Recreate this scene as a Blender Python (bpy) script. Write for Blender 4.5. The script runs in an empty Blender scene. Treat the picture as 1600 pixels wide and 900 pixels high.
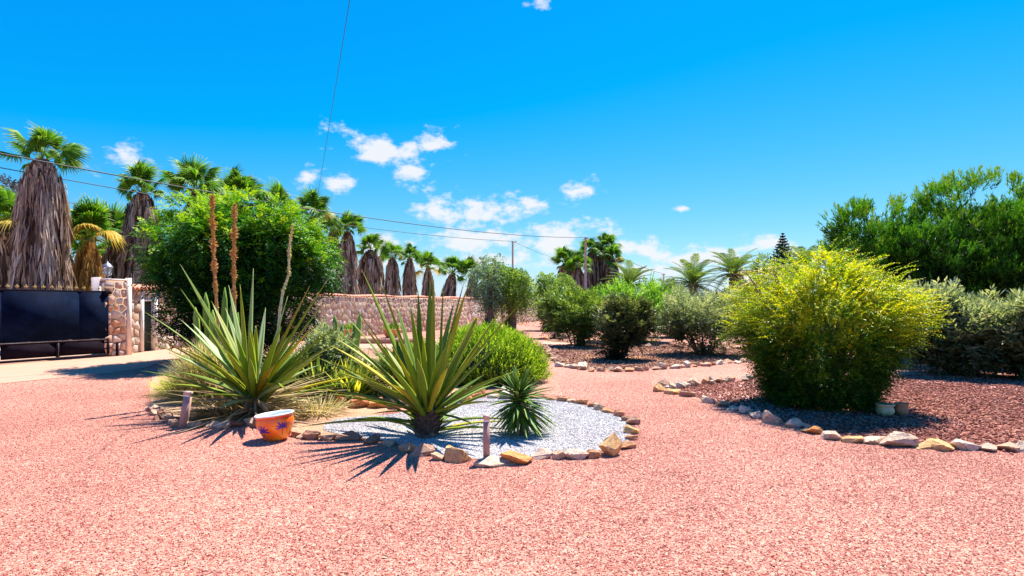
import bpy, bmesh, math, random
import numpy as np
from mathutils import Vector, Matrix
R = math.radians
PI = math.pi
rng = np.random.default_rng(7)
random.seed(7)
SC = bpy.context.scene
COL = SC.collection

# ------------------------------------------------------------------ camera, sky, sun
F, CX, HY, EH = 900.0, 800.0, 476.0, 1.6
cam_d = bpy.data.cameras.new('camera')
cam_d.sensor_width = 36; cam_d.lens = 36 * F / 1600; cam_d.shift_y = (HY - 450) / 1600
cam_d.clip_start = .05; cam_d.clip_end = 3000
cam = bpy.data.objects.new('camera', cam_d); COL.objects.link(cam)
cam.location = (0, 0, EH); cam.rotation_euler = (R(90), 0, 0)
SC.camera = cam

SUN = Vector((.27, .46, 1)).normalized()                    # towards the sun
SUN_EL = math.asin(SUN.z); SUN_AZ = math.atan2(SUN.x, SUN.y)

w = bpy.data.worlds.new('World'); SC.world = w; w.use_nodes = True
nt = w.node_tree; nt.nodes.clear()
def N(tree, kind, **kw):
    n = tree.nodes.new(kind)
    for k, v in kw.items():
        if k.startswith('i_'): n.inputs[k[2:].replace('_', ' ')].default_value = v
        else: setattr(n, k, v)
    return n
def math_n(tree, op, a, b=None, c=None, clamp=False):
    n = tree.nodes.new('ShaderNodeMath'); n.operation = op; n.use_clamp = clamp
    for i, v in enumerate((a, b, c)):
        if v is None: continue
        if isinstance(v, (int, float)): n.inputs[i].default_value = v
        else: tree.links.new(v, n.inputs[i])
    return n.outputs[0]
sky = N(nt, 'ShaderNodeTexSky', sky_type='NISHITA', sun_disc=False)
sky.sun_elevation = SUN_EL; sky.sun_rotation = SUN_AZ
sky.air_density = 1.0; sky.dust_density = .3; sky.ozone_density = 3.0; sky.altitude = 0
hs = N(nt, 'ShaderNodeHueSaturation'); hs.inputs['Hue'].default_value = .485
hs.inputs['Saturation'].default_value = 1.45; hs.inputs['Value'].default_value = 2.1
skysep = N(nt, 'ShaderNodeSeparateColor'); skycol = N(nt, 'ShaderNodeCombineColor'); nt.links.new(hs.outputs[0], skysep.inputs[0])
for k_, (m_, a_) in enumerate(((.90, -1.78), (.90, -.50), (.37, 5.75))):
    nt.links.new(math_n(nt, 'MAXIMUM', math_n(nt, 'MULTIPLY_ADD', skysep.outputs[k_], m_, a_), .01), skycol.inputs[k_])
gam = N(nt, 'ShaderNodeGamma'); gam.inputs[1].default_value = .72
nt.links.new(sky.outputs[0], gam.inputs[0]); nt.links.new(gam.outputs[0], hs.inputs['Color'])
tc = N(nt, 'ShaderNodeTexCoord')
sep = N(nt, 'ShaderNodeSeparateXYZ'); nt.links.new(tc.outputs['Generated'], sep.inputs[0])
az = math_n(nt, 'ARCTAN2', sep.outputs[0], sep.outputs[1])
el = math_n(nt, 'ARCSINE', sep.outputs[2])
cmb = N(nt, 'ShaderNodeCombineXYZ'); nt.links.new(az, cmb.inputs[0]); nt.links.new(el, cmb.inputs[1])
nz = N(nt, 'ShaderNodeTexNoise'); nz.inputs['Scale'].default_value = 26; nz.inputs['Detail'].default_value = 7
nz.inputs['Roughness'].default_value = .62
stre = N(nt, 'ShaderNodeMapping'); stre.inputs['Scale'].default_value = (.75, 1.25, 1)
nt.links.new(cmb.outputs[0], stre.inputs[0]); nt.links.new(stre.outputs[0], nz.inputs[0])
#          px    py   rx  ry  tilt strength
CLOUDS = [(585, 236, 46, 15, -14, 1), (632, 262, 30, 13, -38, 1), (636, 236, 26, 13, 25, .9), (672, 226, 28, 18, 0, .85),
          (527, 283, 20, 10, 12, .9), (480, 290, 22, 20, 0, .62), (198, 254, 52, 22, 0, .66), (690, 332, 34, 14, -10, 1),
          (738, 338, 40, 18, -8, 1), (795, 324, 40, 12, 0, 1), (895, 300, 32, 11, 10, .85), (742, 374, 62, 15, 0, 1),
          (868, 376, 62, 19, 0, 1), (1000, 388, 36, 11, 0, .95), (1085, 403, 56, 12, 0, 1), (1178, 386, 26, 12, 0, 1),
          (1238, 393, 18, 9, 0, .85), (590, 388, 40, 20, 0, .8), (790, 408, 70, 14, 0, .8), (850, 6, 20, 8, 0, .6),
          (1010, 420, 90, 12, 0, .8), (668, 412, 80, 12, 0, .75), (640, 378, 18, 8, 0, .6), (1150, 428, 60, 10, 0, .7),
          (1064, 326, 14, 5, 0, .45), (1043, 377, 10, 5, 0, .6)]
fld = None
for px, py, rx, ry, tilt, st in CLOUDS:
    a = math.atan((px - CX) / F); e = math.atan((HY - py) / math.hypot(F, px - CX)); s = math.cos(a)
    m = N(nt, 'ShaderNodeMapping', vector_type='TEXTURE')
    m.inputs['Location'].default_value = (a, e, 0); m.inputs['Rotation'].default_value = (0, 0, R(tilt))
    m.inputs['Scale'].default_value = (rx * 1.85 / F * s * s, ry * 2.15 / F * s, 1)
    nt.links.new(cmb.outputs[0], m.inputs[0])
    ln = N(nt, 'ShaderNodeVectorMath', operation='LENGTH'); nt.links.new(m.outputs[0], ln.inputs[0])
    v = math_n(nt, 'SUBTRACT', st, ln.outputs['Value'])
    fld = v if fld is None else math_n(nt, 'MAXIMUM', fld, v)
# scattered small fair-weather clouds low all round the rest of the horizon
n2 = N(nt, 'ShaderNodeTexNoise'); n2.inputs['Scale'].default_value = 7; n2.inputs['Detail'].default_value = 2
st2 = N(nt, 'ShaderNodeMapping'); st2.inputs['Scale'].default_value = (1, 3.5, 1)
nt.links.new(cmb.outputs[0], st2.inputs[0]); nt.links.new(st2.outputs[0], n2.inputs[0])
low = math_n(nt, 'SUBTRACT', 1.0, math_n(nt, 'MULTIPLY', math_n(nt, 'ABSOLUTE', math_n(nt, 'SUBTRACT', el, .045)), 16.0))
low = math_n(nt, 'ADD', math_n(nt, 'MULTIPLY', math_n(nt, 'SUBTRACT', n2.outputs[0], .60), 6.0), math_n(nt, 'MULTIPLY', math_n(nt, 'SUBTRACT', low, 1.0), 1.0))
fld = math_n(nt, 'MAXIMUM', fld, low)
dn = math_n(nt, 'ADD', fld, math_n(nt, 'MULTIPLY', math_n(nt, 'SUBTRACT', nz.outputs[0], .54), 3.4))
mr = N(nt, 'ShaderNodeMapRange', interpolation_type='SMOOTHSTEP')
mr.inputs['From Min'].default_value = .0; mr.inputs['From Max'].default_value = .75
mr.inputs['To Max'].default_value = .93
nt.links.new(dn, mr.inputs['Value'])
mixc = N(nt, 'ShaderNodeMix', data_type='RGBA')
nt.links.new(mr.outputs[0], mixc.inputs['Factor']); nt.links.new(skycol.outputs[0], mixc.inputs['A'])
mixc.inputs['B'].default_value = (7.9, 8.0, 8.3, 1)
bg = N(nt, 'ShaderNodeBackground'); bg.inputs['Strength'].default_value = .05
nt.links.new(mixc.outputs['Result'], bg.inputs[0])
wo = N(nt, 'ShaderNodeOutputWorld'); nt.links.new(bg.outputs[0], wo.inputs[0])

sl = bpy.data.lights.new('sun', 'SUN'); sl.energy = 5.0; sl.angle = R(.5); sl.color = (1, .95, .87)
so = bpy.data.objects.new('sun', sl); COL.objects.link(so)
so.rotation_euler = SUN.to_track_quat('Z', 'Y').to_euler()
SC.view_settings.view_transform = 'Standard'; SC.view_settings.look = 'None'
SC.view_settings.gamma = 1; SC.view_settings.exposure = 1.25
SC.cycles.max_bounces = 8; SC.cycles.transparent_max_bounces = 8; SC.cycles.diffuse_bounces = 3

# ------------------------------------------------------------------ helpers
def G(px, py, z=0.0):
    d = (EH - z) * F / (py - HY); return np.array(((px - CX) * d / F, d, z))
def P(px, py, d): return np.array(((px - CX) * d / F, d, EH + (HY - py) * d / F))
def nrm(a): return a / np.maximum(np.linalg.norm(a, axis=-1, keepdims=True), 1e-9)
def rdir(n): return nrm(rng.normal(size=(n, 3)))
UP = np.array((0, 0, 1.0))

class Geo:
    """collects vertices, quads and triangles with two per-vertex numbers (rnd, tt); build() links ONE mesh object"""
    def __init__(s): s.V = []; s.Q = []; s.T = []; s.A = []; s.B = []; s.n = 0; s.NG = []
    def add(s, V, Q=None, T=None, rnd=.5, tt=0.):
        V = np.asarray(V, float).reshape(-1, 3); k = len(V)
        s.V.append(V)
        if Q is not None and len(Q): s.Q.append(np.asarray(Q).reshape(-1, 4) + s.n)
        if T is not None and len(T): s.T.append(np.asarray(T).reshape(-1, 3) + s.n)
        s.A.append(np.broadcast_to(np.asarray(rnd, float), (k,))); s.B.append(np.broadcast_to(np.asarray(tt, float), (k,)))
        s.n += k; return s
    def ngon(s, V, faces, rnd=.5, tt=0.):
        V = np.asarray(V, float).reshape(-1, 3)
        T = []
        for f in faces:
            for i in range(1, len(f) - 1): T.append((f[0], f[i], f[i + 1]))
        return s.add(V, None, T, rnd, tt)
    def mesh(s, name, mat, smooth=False):
        me = bpy.data.meshes.new(name)
        V = np.concatenate(s.V); Q = np.concatenate(s.Q) if s.Q else np.zeros((0, 4), int); T = np.concatenate(s.T) if s.T else np.zeros((0, 3), int)
        me.vertices.add(len(V)); me.vertices.foreach_set('co', V.astype('f').ravel())
        nl = Q.size + T.size
        me.loops.add(nl); me.loops.foreach_set('vertex_index', np.concatenate([Q.ravel(), T.ravel()]).astype('i'))
        me.polygons.add(len(Q) + len(T))
        st = np.concatenate([np.arange(len(Q)) * 4, Q.size + np.arange(len(T)) * 3]).astype('i')
        me.polygons.foreach_set('loop_start', st)
        me.update(calc_edges=True); me.validate()
        for nm, arr in (('rnd', s.A), ('tt', s.B)):
            at = me.attributes.new(nm, 'FLOAT', 'POINT'); at.data.foreach_set('value', np.concatenate(arr).astype('f'))
        if smooth: me.polygons.foreach_set('use_smooth', np.ones(len(me.polygons), bool))
        if mat: me.materials.append(mat)
        return me
    def build(s, name, mat, parent=None, smooth=False): return link(name, s.mesh(name, mat, smooth), parent)

def link(name, me, parent=None, loc=None, rot=None, scale=None):
    o = bpy.data.objects.new(name, me); COL.objects.link(o)
    if parent: o.parent = parent
    if loc is not None: o.location = loc
    if rot is not None: o.rotation_euler = rot
    if scale is not None: o.scale = (scale,) * 3 if isinstance(scale, (int, float)) else scale
    return o
def tag(o, label=None, cat=None, group=None, kind=None):
    if label: o['label'] = label
    if cat: o['category'] = cat
    if group: o['group'] = group
    if kind: o['kind'] = kind
    return o
def thing(name, label, cat, loc=(0, 0, 0), rz=0, group=None):
    o = bpy.data.objects.new(name, None); o.empty_display_size = .2; COL.objects.link(o)
    o.location = [float(c) for c in loc]; o.rotation_euler = (0, 0, rz)
    return tag(o, label, cat, group)

BOXQ = [(0, 1, 3, 2), (4, 6, 7, 5), (0, 4, 5, 1), (2, 3, 7, 6), (0, 2, 6, 4), (1, 5, 7, 3)]
def box(g, a, b, M=None, rnd=.5):
    V = np.array([(x, y, z) for x in (a[0], b[0]) for y in (a[1], b[1]) for z in (a[2], b[2])], float)
    if M is not None: V = V @ M[:3, :3].T + M[:3, 3]
    return g.add(V, BOXQ, None, rnd)
def frame_of(D):
    D = nrm(D); ref = np.array((1., 0, 0)) if abs(D[2]) > .9 else UP
    S = nrm(np.cross(D, ref)); return S, np.cross(S, D)
def tube(g, pts, rad, n=6, rnd=.5):
    pts = np.asarray(pts, float); m = len(pts); rad = np.broadcast_to(np.asarray(rad, float), (m,))
    ang = np.arange(n) / n * 2 * PI; V = []
    for i in range(m):
        D = pts[min(i + 1, m - 1)] - pts[max(i - 1, 0)]; S, U = frame_of(D)
        V.append(pts[i] + rad[i] * (np.cos(ang)[:, None] * S + np.sin(ang)[:, None] * U))
    Q = [(i * n + j, i * n + (j + 1) % n, (i + 1) * n + (j + 1) % n, (i + 1) * n + j) for i in range(m - 1) for j in range(n)]
    T = [(0, j, j + 1) for j in range(1, n - 1)] + [((m - 1) * n, (m - 1) * n + j + 1, (m - 1) * n + j) for j in range(1, n - 1)]
    return g.add(np.concatenate(V), Q, T, rnd, np.repeat(np.linspace(0, 1, m), n))
def lathe(g, prof, n=32, c=(0, 0, 0), rnd=.5, wob=0, closed=False):
    prof = np.asarray(prof, float); m = len(prof); ang = np.arange(n) / n * 2 * PI
    V = np.stack([prof[:, 0, None] * np.cos(ang), prof[:, 0, None] * np.sin(ang), np.repeat(prof[:, 1, None], n, 1)], -1)
    if wob: V[..., :2] *= (1 + rng.normal(size=(m, n, 1)) * wob)
    Q = [(i * n + j, i * n + (j + 1) % n, (i + 1) * n + (j + 1) % n, (i + 1) * n + j) for i in range(m - 1) for j in range(n)]
    return g.add(V.reshape(-1, 3) + np.array(c), Q, None, rnd, np.repeat(np.linspace(0, 1, m), n))

def leafq(g, p, D, Nn, L, W, fold=.25, rnd=None, tt=0.):
    """many small folded leaves: p base, D direction, Nn leaf normal"""
    n = len(p); L = np.broadcast_to(L, (n,))[:, None]; W = np.broadcast_to(W, (n,))[:, None]
    D = nrm(D); S = nrm(np.cross(D, Nn)); U = np.cross(S, D)
    a = p; c = p + D * L
    b = p + D * L * .45 + S * W * .5 + U * W * fold * .5; d = p + D * L * .45 - S * W * .5 + U * W * fold * .5
    V = np.stack([a, b, c, d], 1).reshape(-1, 3)
    base = np.arange(n)[:, None] * 4
    T = np.concatenate([base + (0, 1, 2), base + (0, 2, 3)])
    rnd = rng.random(n) if rnd is None else np.broadcast_to(rnd, (n,))
    tt = np.broadcast_to(tt, (n,))
    return g.add(V, None, T, np.repeat(rnd, 4), np.repeat(tt, 4))
def ribbons(g, p, D, L, W, droop, n=4, rnd=None, prof=None, side=None, tip=.0):
    """many long blades, bent by droop (in units of length)"""
    m = len(p); L = np.broadcast_to(L, (m,)); W = np.broadcast_to(W, (m,)); droop = np.broadcast_to(droop, (m,))
    D = nrm(D)
    S = side if side is not None else nrm(np.cross(D, UP) + rng.normal(size=(m, 3)) * .12)
    t = np.linspace(0, 1, n + 1)
    prof = np.interp(t, (0, .3, .7, 1), (.7, 1, .75, tip)) if prof is None else prof
    C = p[:, None] + D[:, None] * (L[:, None] * t)[..., None] - UP * (droop * L)[:, None, None] * (t ** 2)[None, :, None]
    Wd = (W[:, None] * prof / 2)[..., None] * S[:, None]
    V = np.stack([C - Wd, C + Wd], 2).reshape(-1, 3)
    b = (np.arange(m) * (n + 1) * 2)[:, None, None] + (np.arange(n) * 2)[None, :, None]
    Q = (b + np.array((0, 1, 3, 2))).reshape(-1, 4)
    rnd = rng.random(m) if rnd is None else np.broadcast_to(rnd, (m,))
    return g.add(V, Q, None, np.repeat(rnd, (n + 1) * 2), np.tile(np.repeat(t, 2), m))

# ------------------------------------------------------------------ materials
def newmat(name):
    m = bpy.data.materials.new(name); m.use_nodes = True; t = m.node_tree; t.nodes.clear()
    return m, t, N(t, 'ShaderNodeOutputMaterial')
def ramp(t, src, stops, interp='LINEAR'):
    r = N(t, 'ShaderNodeValToRGB'); r.color_ramp.interpolation = interp
    e = r.color_ramp.elements
    while len(e) < len(stops): e.new(.5)
    for k, (pos, c) in enumerate(stops): e[k].position = pos; e[k].color = (*c, 1)
    if src is not None: t.links.new(src, r.inputs[0])
    return r.outputs[0]
def noise(t, scale, detail=4, rough=.55, coord='Object', vec=None, out=0):
    n = N(t, 'ShaderNodeTexNoise'); n.inputs['Scale'].default_value = scale; n.inputs['Detail'].default_value = detail
    n.inputs['Roughness'].default_value = rough
    if vec is None: vec = N(t, 'ShaderNodeTexCoord').outputs[coord]
    t.links.new(vec, n.inputs['Vector']); return n.outputs[out]
def mixrgb(t, f, a, b, mode='MIX'):
    m = N(t, 'ShaderNodeMix', data_type='RGBA', blend_type=mode)
    for s, v in (('Factor', f), ('A', a), ('B', b)):
        if isinstance(v, (int, float)): m.inputs[s].default_value = v
        elif isinstance(v, tuple): m.inputs[s].default_value = (*v, 1)
        else: t.links.new(v, m.inputs[s])
    return m.outputs['Result']
def leafmat(name, cols, trans=.45, rough=.55, tipc=None, spec=.18, boost=1.5):
    m, t, out = newmat(name)
    at = N(t, 'ShaderNodeAttribute', attribute_name='rnd')
    c = ramp(t, at.outputs['Fac'], [(i / (len(cols) - 1), x) for i, x in enumerate(cols)])
    if tipc:
        a2 = N(t, 'ShaderNodeAttribute', attribute_name='tt')
        f = N(t, 'ShaderNodeMapRange'); t.links.new(a2.outputs['Fac'], f.inputs['Value']); f.inputs['From Min'].default_value = tipc[1]
        c = mixrgb(t, f.outputs[0], c, tipc[0])
    p = N(t, 'ShaderNodeBsdfPrincipled'); t.links.new(c, p.inputs['Base Color']); p.inputs['Roughness'].default_value = rough
    p.inputs['Specular IOR Level'].default_value = spec
    if trans > 0:
        tr = N(t, 'ShaderNodeBsdfTranslucent')
        c2 = mixrgb(t, 1.0, c, (boost * 1.1, boost, boost * .45), 'MULTIPLY'); t.links.new(c2, tr.inputs[0])
        mx = N(t, 'ShaderNodeMixShader'); mx.inputs[0].default_value = trans
        t.links.new(p.outputs[0], mx.inputs[1]); t.links.new(tr.outputs[0], mx.inputs[2]); t.links.new(mx.outputs[0], out.inputs[0])
    else: t.links.new(p.outputs[0], out.inputs[0])
    return m
def solid(name, col, rough=.7, var=.12, scale=8, bump=.0, bscale=40, metal=0, objcol=False, spec=.4, dirt=None):
    m, t, out = newmat(name)
    nz_ = noise(t, scale, 5)
    lo = tuple(c * (1 - var * 2) for c in col); hi = tuple(min(1, c * (1 + var * 2)) for c in col)
    c = ramp(t, nz_, [(.25, lo), (.75, hi)])
    if dirt: c = mixrgb(t, ramp(t, noise(t, dirt[1], 6, .7), [(.5, (0, 0, 0)), (.68, (1, 1, 1))]), c, dirt[0])
    if objcol:
        oi = N(t, 'ShaderNodeObjectInfo'); c = mixrgb(t, 1.0, c, oi.outputs['Color'], 'MULTIPLY')
    p = N(t, 'ShaderNodeBsdfPrincipled'); t.links.new(c, p.inputs['Base Color'])
    p.inputs['Roughness'].default_value = rough; p.inputs['Metallic'].default_value = metal; p.inputs['Specular IOR Level'].default_value = spec
    if bump:
        b = N(t, 'ShaderNodeBump'); b.inputs['Strength'].default_value = bump; b.inputs['Distance'].default_value = .02
        t.links.new(noise(t, bscale, 6, .65), b.inputs['Height']); t.links.new(b.outputs[0], p.inputs['Normal'])
    t.links.new(p.outputs[0], out.inputs[0]); return m
def gravelmat(name, stops, cell=70, bump=.5, big=.8, patch=None, cell2=None):
    """cells of stone colour and relief; used for beds and, beyond the loose pebbles, for the yard"""
    m, t, out = newmat(name)
    co = N(t, 'ShaderNodeTexCoord').outputs['Object']
    warp = N(t, 'ShaderNodeVectorMath', operation='ADD'); t.links.new(co, warp.inputs[0])
    nn = N(t, 'ShaderNodeTexNoise'); nn.inputs['Scale'].default_value = cell * .8; t.links.new(co, nn.inputs['Vector'])
    sc = N(t, 'ShaderNodeVectorMath', operation='SCALE'); sc.inputs['Scale'].default_value = .6 / cell; t.links.new(nn.outputs['Color'], sc.inputs[0])
    t.links.new(sc.outputs[0], warp.inputs[1])
    v = N(t, 'ShaderNodeTexVoronoi'); v.inputs['Scale'].default_value = cell; t.links.new(warp.outputs[0], v.inputs['Vector'])
    se = N(t, 'ShaderNodeSeparateColor'); t.links.new(v.outputs['Color'], se.inputs[0])
    c = ramp(t, se.outputs[0], stops)
    bigv = ramp(t, noise(t, .55, 5, .6, vec=co), [(.32, (.80, .70, .68)), (.6, (.98, .93, .90))])
    c = mixrgb(t, 1.0, c, bigv, 'MULTIPLY')
    if patch: c = mixrgb(t, ramp(t, noise(t, patch[1], 5, .65, vec=co), [(.5, (0, 0, 0)), (.62, (1, 1, 1))]), c, patch[0])
    gap = N(t, 'ShaderNodeMapRange'); t.links.new(v.outputs['Distance'], gap.inputs['Value'])
    gap.inputs['From Min'].default_value = .35; gap.inputs['From Max'].default_value = .8; gap.inputs['To Min'].default_value = 1; gap.inputs['To Max'].default_value = .55
    c = mixrgb(t, 1.0, c, gap.outputs[0], 'MULTIPLY')  # darker between cells: shade among the stones put into the colour
    p = N(t, 'ShaderNodeBsdfPrincipled'); t.links.new(c, p.inputs['Base Color']); p.inputs['Roughness'].default_value = .85; p.inputs['Specular IOR Level'].default_value = .2
    b = N(t, 'ShaderNodeBump'); b.inputs['Strength'].default_value = bump; b.inputs['Distance'].default_value = .012
    inv = math_n(t, 'SUBTRACT', 1.0, v.outputs['Distance']); t.links.new(inv, b.inputs['Height']); t.links.new(b.outputs[0], p.inputs['Normal'])
    t.links.new(p.outputs[0], out.inputs[0]); return m
def pebblemat(name, stops):
    m, t, out = newmat(name)
    oi = N(t, 'ShaderNodeObjectInfo'); c = ramp(t, oi.outputs['Random'], stops)
    ge = N(t, 'ShaderNodeNewGeometry'); tone = ramp(t, noise(t, .55, 5, .6, vec=ge.outputs['Position']), [(.32, (.86, .76, .74)), (.6, (1.08, 1.03, 1.0))]); c = mixrgb(t, 1.0, c, tone, 'MULTIPLY')
    p = N(t, 'ShaderNodeBsdfPrincipled'); t.links.new(c, p.inputs['Base Color']); p.inputs['Roughness'].default_value = .8; p.inputs['Specular IOR Level'].default_value = .25
    t.links.new(p.outputs[0], out.inputs[0]); return m

PINK = [(0, (.15, .014, .013)), (.16, (.35, .088, .062)), (.34, (.55, .24, .172)), (.8, (.63, .335, .245)), (1, (.69, .45, .35))]
WHITE = [(0, (.11, .11, .12)), (.25, (.36, .365, .37)), (.7, (.60, .60, .595)), (1, (.76, .76, .75))]
LAVA = [(0, (.08, .018, .010)), (.4, (.22, .06, .038)), (.8, (.38, .14, .095)), (1, (.52, .28, .20))]
SAND = [(0, (.34, .19, .10)), (.5, (.55, .35, .20)), (1, (.70, .50, .32))]
EARTH = [(0, (.12, .04, .03)), (.5, (.27, .12, .08)), (1, (.46, .26, .18))]
M_yard = gravelmat('pink_gravel', PINK, 62)
M_white = gravelmat('white_gravel', WHITE, 60)
M_lava = gravelmat('lava_chips', LAVA, 26, 1.0, patch=((.62, .34, .29), .35))
M_sand = gravelmat('sandy_soil', SAND, 90, .3)
M_earth = gravelmat('red_soil', EARTH, 40, .8, patch=((.50, .25, .10), .5))
M_ground = solid('dry_earth', (.42, .27, .19), .9, .2, .6)
M_conc = solid('pink_concrete', (.48, .25, .165), .8, .05, 1.5, .15, 60, dirt=((.43, .25, .17), .8))
M_rock = solid('rock', (.74, .68, .62), .85, .2, 6, 1.0, 16, objcol=True, dirt=((.50, .30, .17), 4))
M_bark = solid('bark', (.16, .115, .085), .9, .3, 12, .6, 40)
M_palebark = solid('pale_bark', (.36, .30, .24), .9, .25, 14, .5, 50)

# ------------------------------------------------------------------ the ground
def sheet(name, pts, z, mat, label=None):
    pts = [(float(p[0]), float(p[1])) for p in pts]
    bm = bmesh.new(); vs = [bm.verts.new((x, y, z)) for x, y in pts]; f = bm.faces.new(vs)
    bmesh.ops.triangulate(bm, faces=[f]); bmesh.ops.recalc_face_normals(bm, faces=bm.faces)
    for f in bm.faces:
        if f.normal.z < 0: f.normal_flip()
    me = bpy.data.meshes.new(name); bm.to_mesh(me); bm.free(); me.materials.append(mat)
    return tag(link(name, me), label, None, None, 'structure')
def smooth_loop(pts, k=6, closed=True):
    pts = [np.asarray(p, float)[:2] for p in pts]; n = len(pts); out = []
    for i in range(n if closed else n - 1):
        g = (lambda j: pts[j % n]) if closed else (lambda j: pts[min(max(j, 0), n - 1)])
        a, b, c, d = g(i - 1), g(i), g(i + 1), g(i + 2)
        for s in range(k):
            t = s / k; out.append(.5 * (2 * b + (c - a) * t + (2 * a - 5 * b + 4 * c - d) * t * t + (3 * b - a - 3 * c + d) * t ** 3))
    if not closed: out.append(pts[-1])
    return out
sheet('ground', [(-1200, -600), (1200, -600), (1200, 1600), (-1200, 1600)], -.006, M_ground)
sheet('gravel_yard', [(-11, -12), (22, -12), (30, 60), (4, 60), (-3.2, 40), (-9.2, 26), (-12.4, 21.6), (-12.4, 18.3), (-16.2, 10)], 0, M_yard)
GDIR = np.array((.46, .888)); GN = np.array((.888, -.46)); G0 = np.array((-13.6, 15.3))
def gl(s, off=0): return G0 + GDIR * s + GN * off
drv = [gl(-7, -1.2), gl(-7, 2.9), gl(-3, 1.9)] + [G(*p)[:2] for p in ((0, 600), (60, 594), (120, 588), (170, 583), (225, 575), (262, 562))] + [(-11.0, 21.0), (-12.4, 21.0), (-12.4, 18.4), gl(2.6, -1.2)]
sheet('driveway', drv, .008, M_conc)
C1 = np.array((-.4, 7.65)); R1 = 2.03
circ = lambda c, r, n=40, j=0: [c + r * np.array((math.cos(a), math.sin(a))) for a in np.linspace(0, 2 * PI, n, endpoint=False)]
sandL = [G(*p)[:2] for p in ((236, 628), (243, 643), (262, 653), (300, 664), (345, 668), (385, 661), (420, 664), (470, 680), (512, 686), (560, 670), (640, 620), (700, 590), (620, 566), (500, 555), (380, 548), (280, 556), (240, 590))]
sheet('sand_bed', smooth_loop(sandL), .004, M_sand)
WB = smooth_loop([G(*p) for p in ((505, 672), (545, 682), (578, 687), (607, 691), (634, 699), (661, 706), (711, 715), (760, 719), (806, 718), (849, 712), (901, 710), (954, 703), (981, 693), (986, 676), (980, 661), (955, 647), (925, 637), (880, 628), (840, 622), (780, 620), (730, 622), (680, 632), (620, 647), (560, 652), (520, 658))], 3)
sheet('white_gravel_bed', WB, .010, M_white)
C2 = np.array((-1.9, 10.2)); R2 = 1.3
sheet('planting_mound', circ(C2, R2), .016, M_sand)
lava_edge = [(1024, 607), (1050, 613), (1075, 618), (1100, 624), (1125, 631), (1150, 640), (1175, 648), (1210, 656), (1240, 664), (1270, 673), (1305, 683), (1350, 689), (1410, 693), (1480, 697), (1550, 700), (1600, 702), (1700, 706)]
lava_back = [(1830, 640), (1800, 590), (1760, 556), (1560, 548), (1420, 550), (1300, 562), (1225, 582), (1180, 589), (1130, 595), (1080, 600), (1045, 602)]
sheet('lava_gravel_bed', smooth_loop([G(*p) for p in lava_edge + lava_back], 4), .006, M_lava)
bed3 = [(846, 545), (852, 556), (868, 567), (900, 575), (930, 578), (965, 578), (1000, 577), (1045, 573), (1090, 569), (1135, 565), (1180, 561), (1205, 556), (1180, 545), (1100, 540), (1000, 537), (900, 536)]
sheet('red_soil_bed', smooth_loop([G(*p) for p in bed3], 4), .006, M_earth)
bed4 = [(846, 530), (900, 545 - 9), (1000, 536), (1030, 528), (960, 522), (880, 522)]
sheet('rear_soil_bed', smooth_loop([G(*p) for p in bed4], 4), .012, M_earth)
sheet('paving_slab', [G(*p)[:2] for p in ((848, 541), (905, 543), (900, 537), (848, 534))], .018, M_conc)
sheet('patio', [(-9.0, 21), (-2.5, 21), (-1.5, 26.5), (-8.4, 26.3)], .004, M_conc)

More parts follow.
